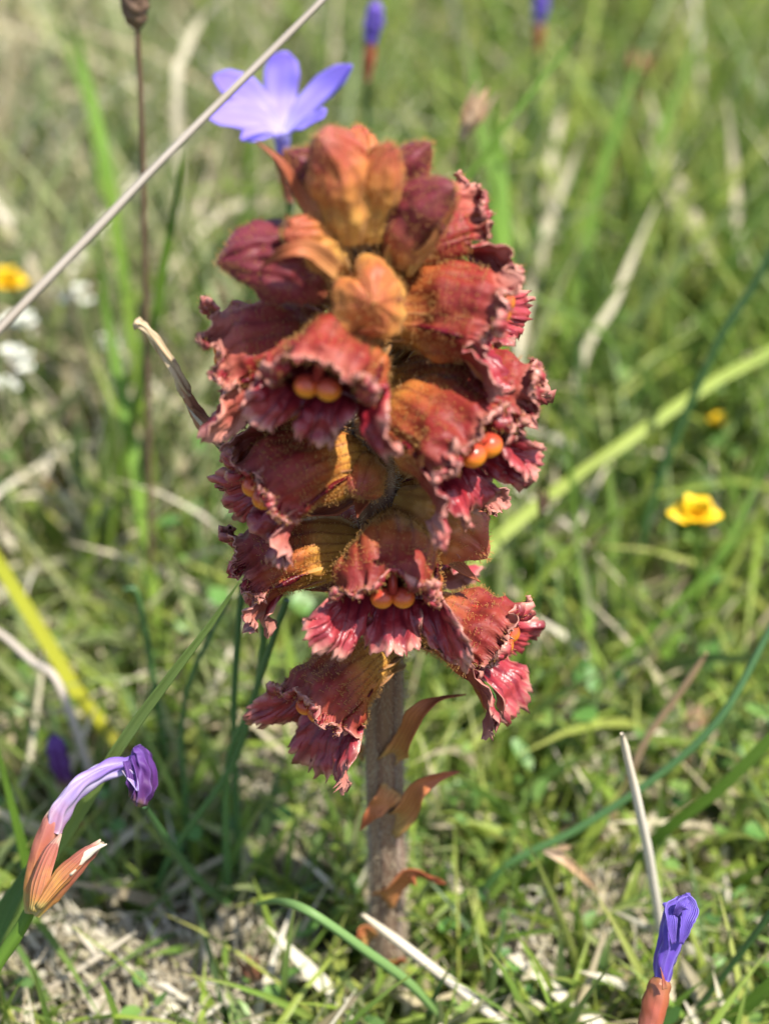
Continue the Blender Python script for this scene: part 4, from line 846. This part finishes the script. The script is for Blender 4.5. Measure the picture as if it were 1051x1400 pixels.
# white florets
def floret(px, py, y, size, label, group, seed, np_=4):
    c = PY(px, py, y); base = np.array([c[0], y, 0.0]); o = empty('white_floret_head', base, label, 'flower', group); rng = random.Random(seed)
    for k in range(np_):
        c2 = c + np.array([rng.uniform(-.4, .4), rng.uniform(-.3, .3), rng.uniform(-.35, .35)]) * size
        for j in range(4):
            a = j * 1.57 + rng.uniform(0, 1); d = np.array([math.cos(a), math.sin(a) * .6 - .3, .5])
            leaf_part('petal', [c2, c2 + d * size * .2, c2 + d * size * .38], size * .28, [(0, .4), (.6, 1), (1, .4)], MAT['white'], o, (0, -.6, .8), .2, 0, j, n=6, org=base, nv=3)
    tube_part('stalk', [c, c * .5 + base * .5, base + (0, 0, -.2)], [(0, .05), (1, .06)], MAT['blade'], o, 2, 8, 12, 0, 0, .04, 0, 1, base)
for i, (a, b, y, z, lab) in enumerate([(22, 445, 14, .7, 'largest head of white florets just under the slanting straw'), (28, 490, 13, .6, 'white florets below the largest white head'), (105, 408, 15, .5, 'small white florets between the straw and the brown stalk'), (12, 525, 12, .5, 'lowest white florets in the shady grass'), (150, 470, 14, .4, 'tiny white florets close to the brown stalk')]):
    floret(a, b, y, z, lab, 'white florets by the straw', i)

# tan spikelets and brown dead tufts
def spikelet(path, wpx, mat, label, cat, group=None, seed=0, stem_mat='tan', tipped=True):
    P = pts(path); base = np.array([P[-1][0], P[-1][1], 0.0]); o = empty('dry_spikelet', base, label, cat, group); w = wcm(wpx, P[0]) * .5
    tube_part('seed_head', P[:3], [(0, .1 * w), (.3, .7 * w), (.65, w), (1, .3 * w)], MAT[mat], o, seed, 14, 20, 4, .2, .15, 1.5, .7, base)
    T = P[0] - P[2]; side = np.cross(T, FWD); side /= np.linalg.norm(side)
    for sg in (-1, 1):
        leaf_part('husk', [P[2], P[1] + side * sg * w * .8, P[0] + side * sg * w * 1.1], w * 1.0, [(0, .5), (.4, 1), (1, .1)], MAT[mat], o, -FWD, .5, sg * .5, seed + sg, org=base)
    tube_part('stalk', [P[2]] + P[3:] + [base + (0, 0, -.2)], [(0, .22 * w), (1, .3 * w)], MAT[stem_mat], o, seed + 2, 8, 20, 0, 0, .04, 0, 1, base)
spikelet([(668, 118, 11), (650, 150, 11), (630, 190, 11), (628, 290, 11), (620, 380, 11)], 30, 'tan', 'forked tan spikelet on a pale green stem behind the top right bud', 'spikelet', None, 1, 'blade')
spikelet([(338, 1305, -.6), (343, 1325, -.6), (350, 1350, -.6), (375, 1395, -.6)], 24, 'husk_brown', 'shrivelled brown seed head on a tan stalk standing in the lichen', 'seed head', None, 2)
spikelet([(878, 70, 26), (874, 85, 26), (868, 102, 26), (862, 170, 26)], 30, 'husk_brown', 'rusty brown dead tuft at the top of the meadow', 'spikelet', None, 3)
spikelet([(836, 195, 22), (834, 215, 22), (832, 240, 22), (830, 300, 22)], 14, 'husk_brown', 'thin rusty spikelet below the brown dead tuft', 'spikelet', None, 4)
spikelet([(958, 962, 4), (950, 982, 4), (942, 1002, 4), (938, 1040, 4)], 28, 'tan', 'pinkish tan dead leaf bud behind the arching rush', 'spikelet', None, 5)
spikelet([(60, 650, 13), (62, 675, 13), (70, 705, 13), (80, 760, 13)], 34, 'husk_brown', 'orange brown withered tuft behind the brown stalk', 'spikelet', None, 6)
spikelet([(742, 668, 6), (742, 685, 6), (738, 705, 6), (735, 800, 6)], 14, 'straw_brown', 'small dark spikelet beside the frilly right flower', 'spikelet', None, 7, 'blade_dark')
P = pts([(820, 1222, .8), (790, 1192, .8), (765, 1172, .8), (742, 1164, .9)])
o = empty('rush_spikelet', np.array([P[-1][0], P[-1][1], P[-1][2]]), 'split tan spikelet sprouting from the long arching rush', 'spikelet')
leaf_part('husk', P, .16, [(0, .05), (.35, .9), (.7, 1), (1, .4)], MAT['tan'], o, -FWD, .7, .4, 1, org=P[-1])
leaf_part('husk', pts([(785, 1156, .8), (768, 1160, .8), (742, 1164, .9)]), .09, [(0, .05), (.5, 1), (1, .5)], MAT['tan'], o, -FWD, .5, .2, 2, org=P[-1])
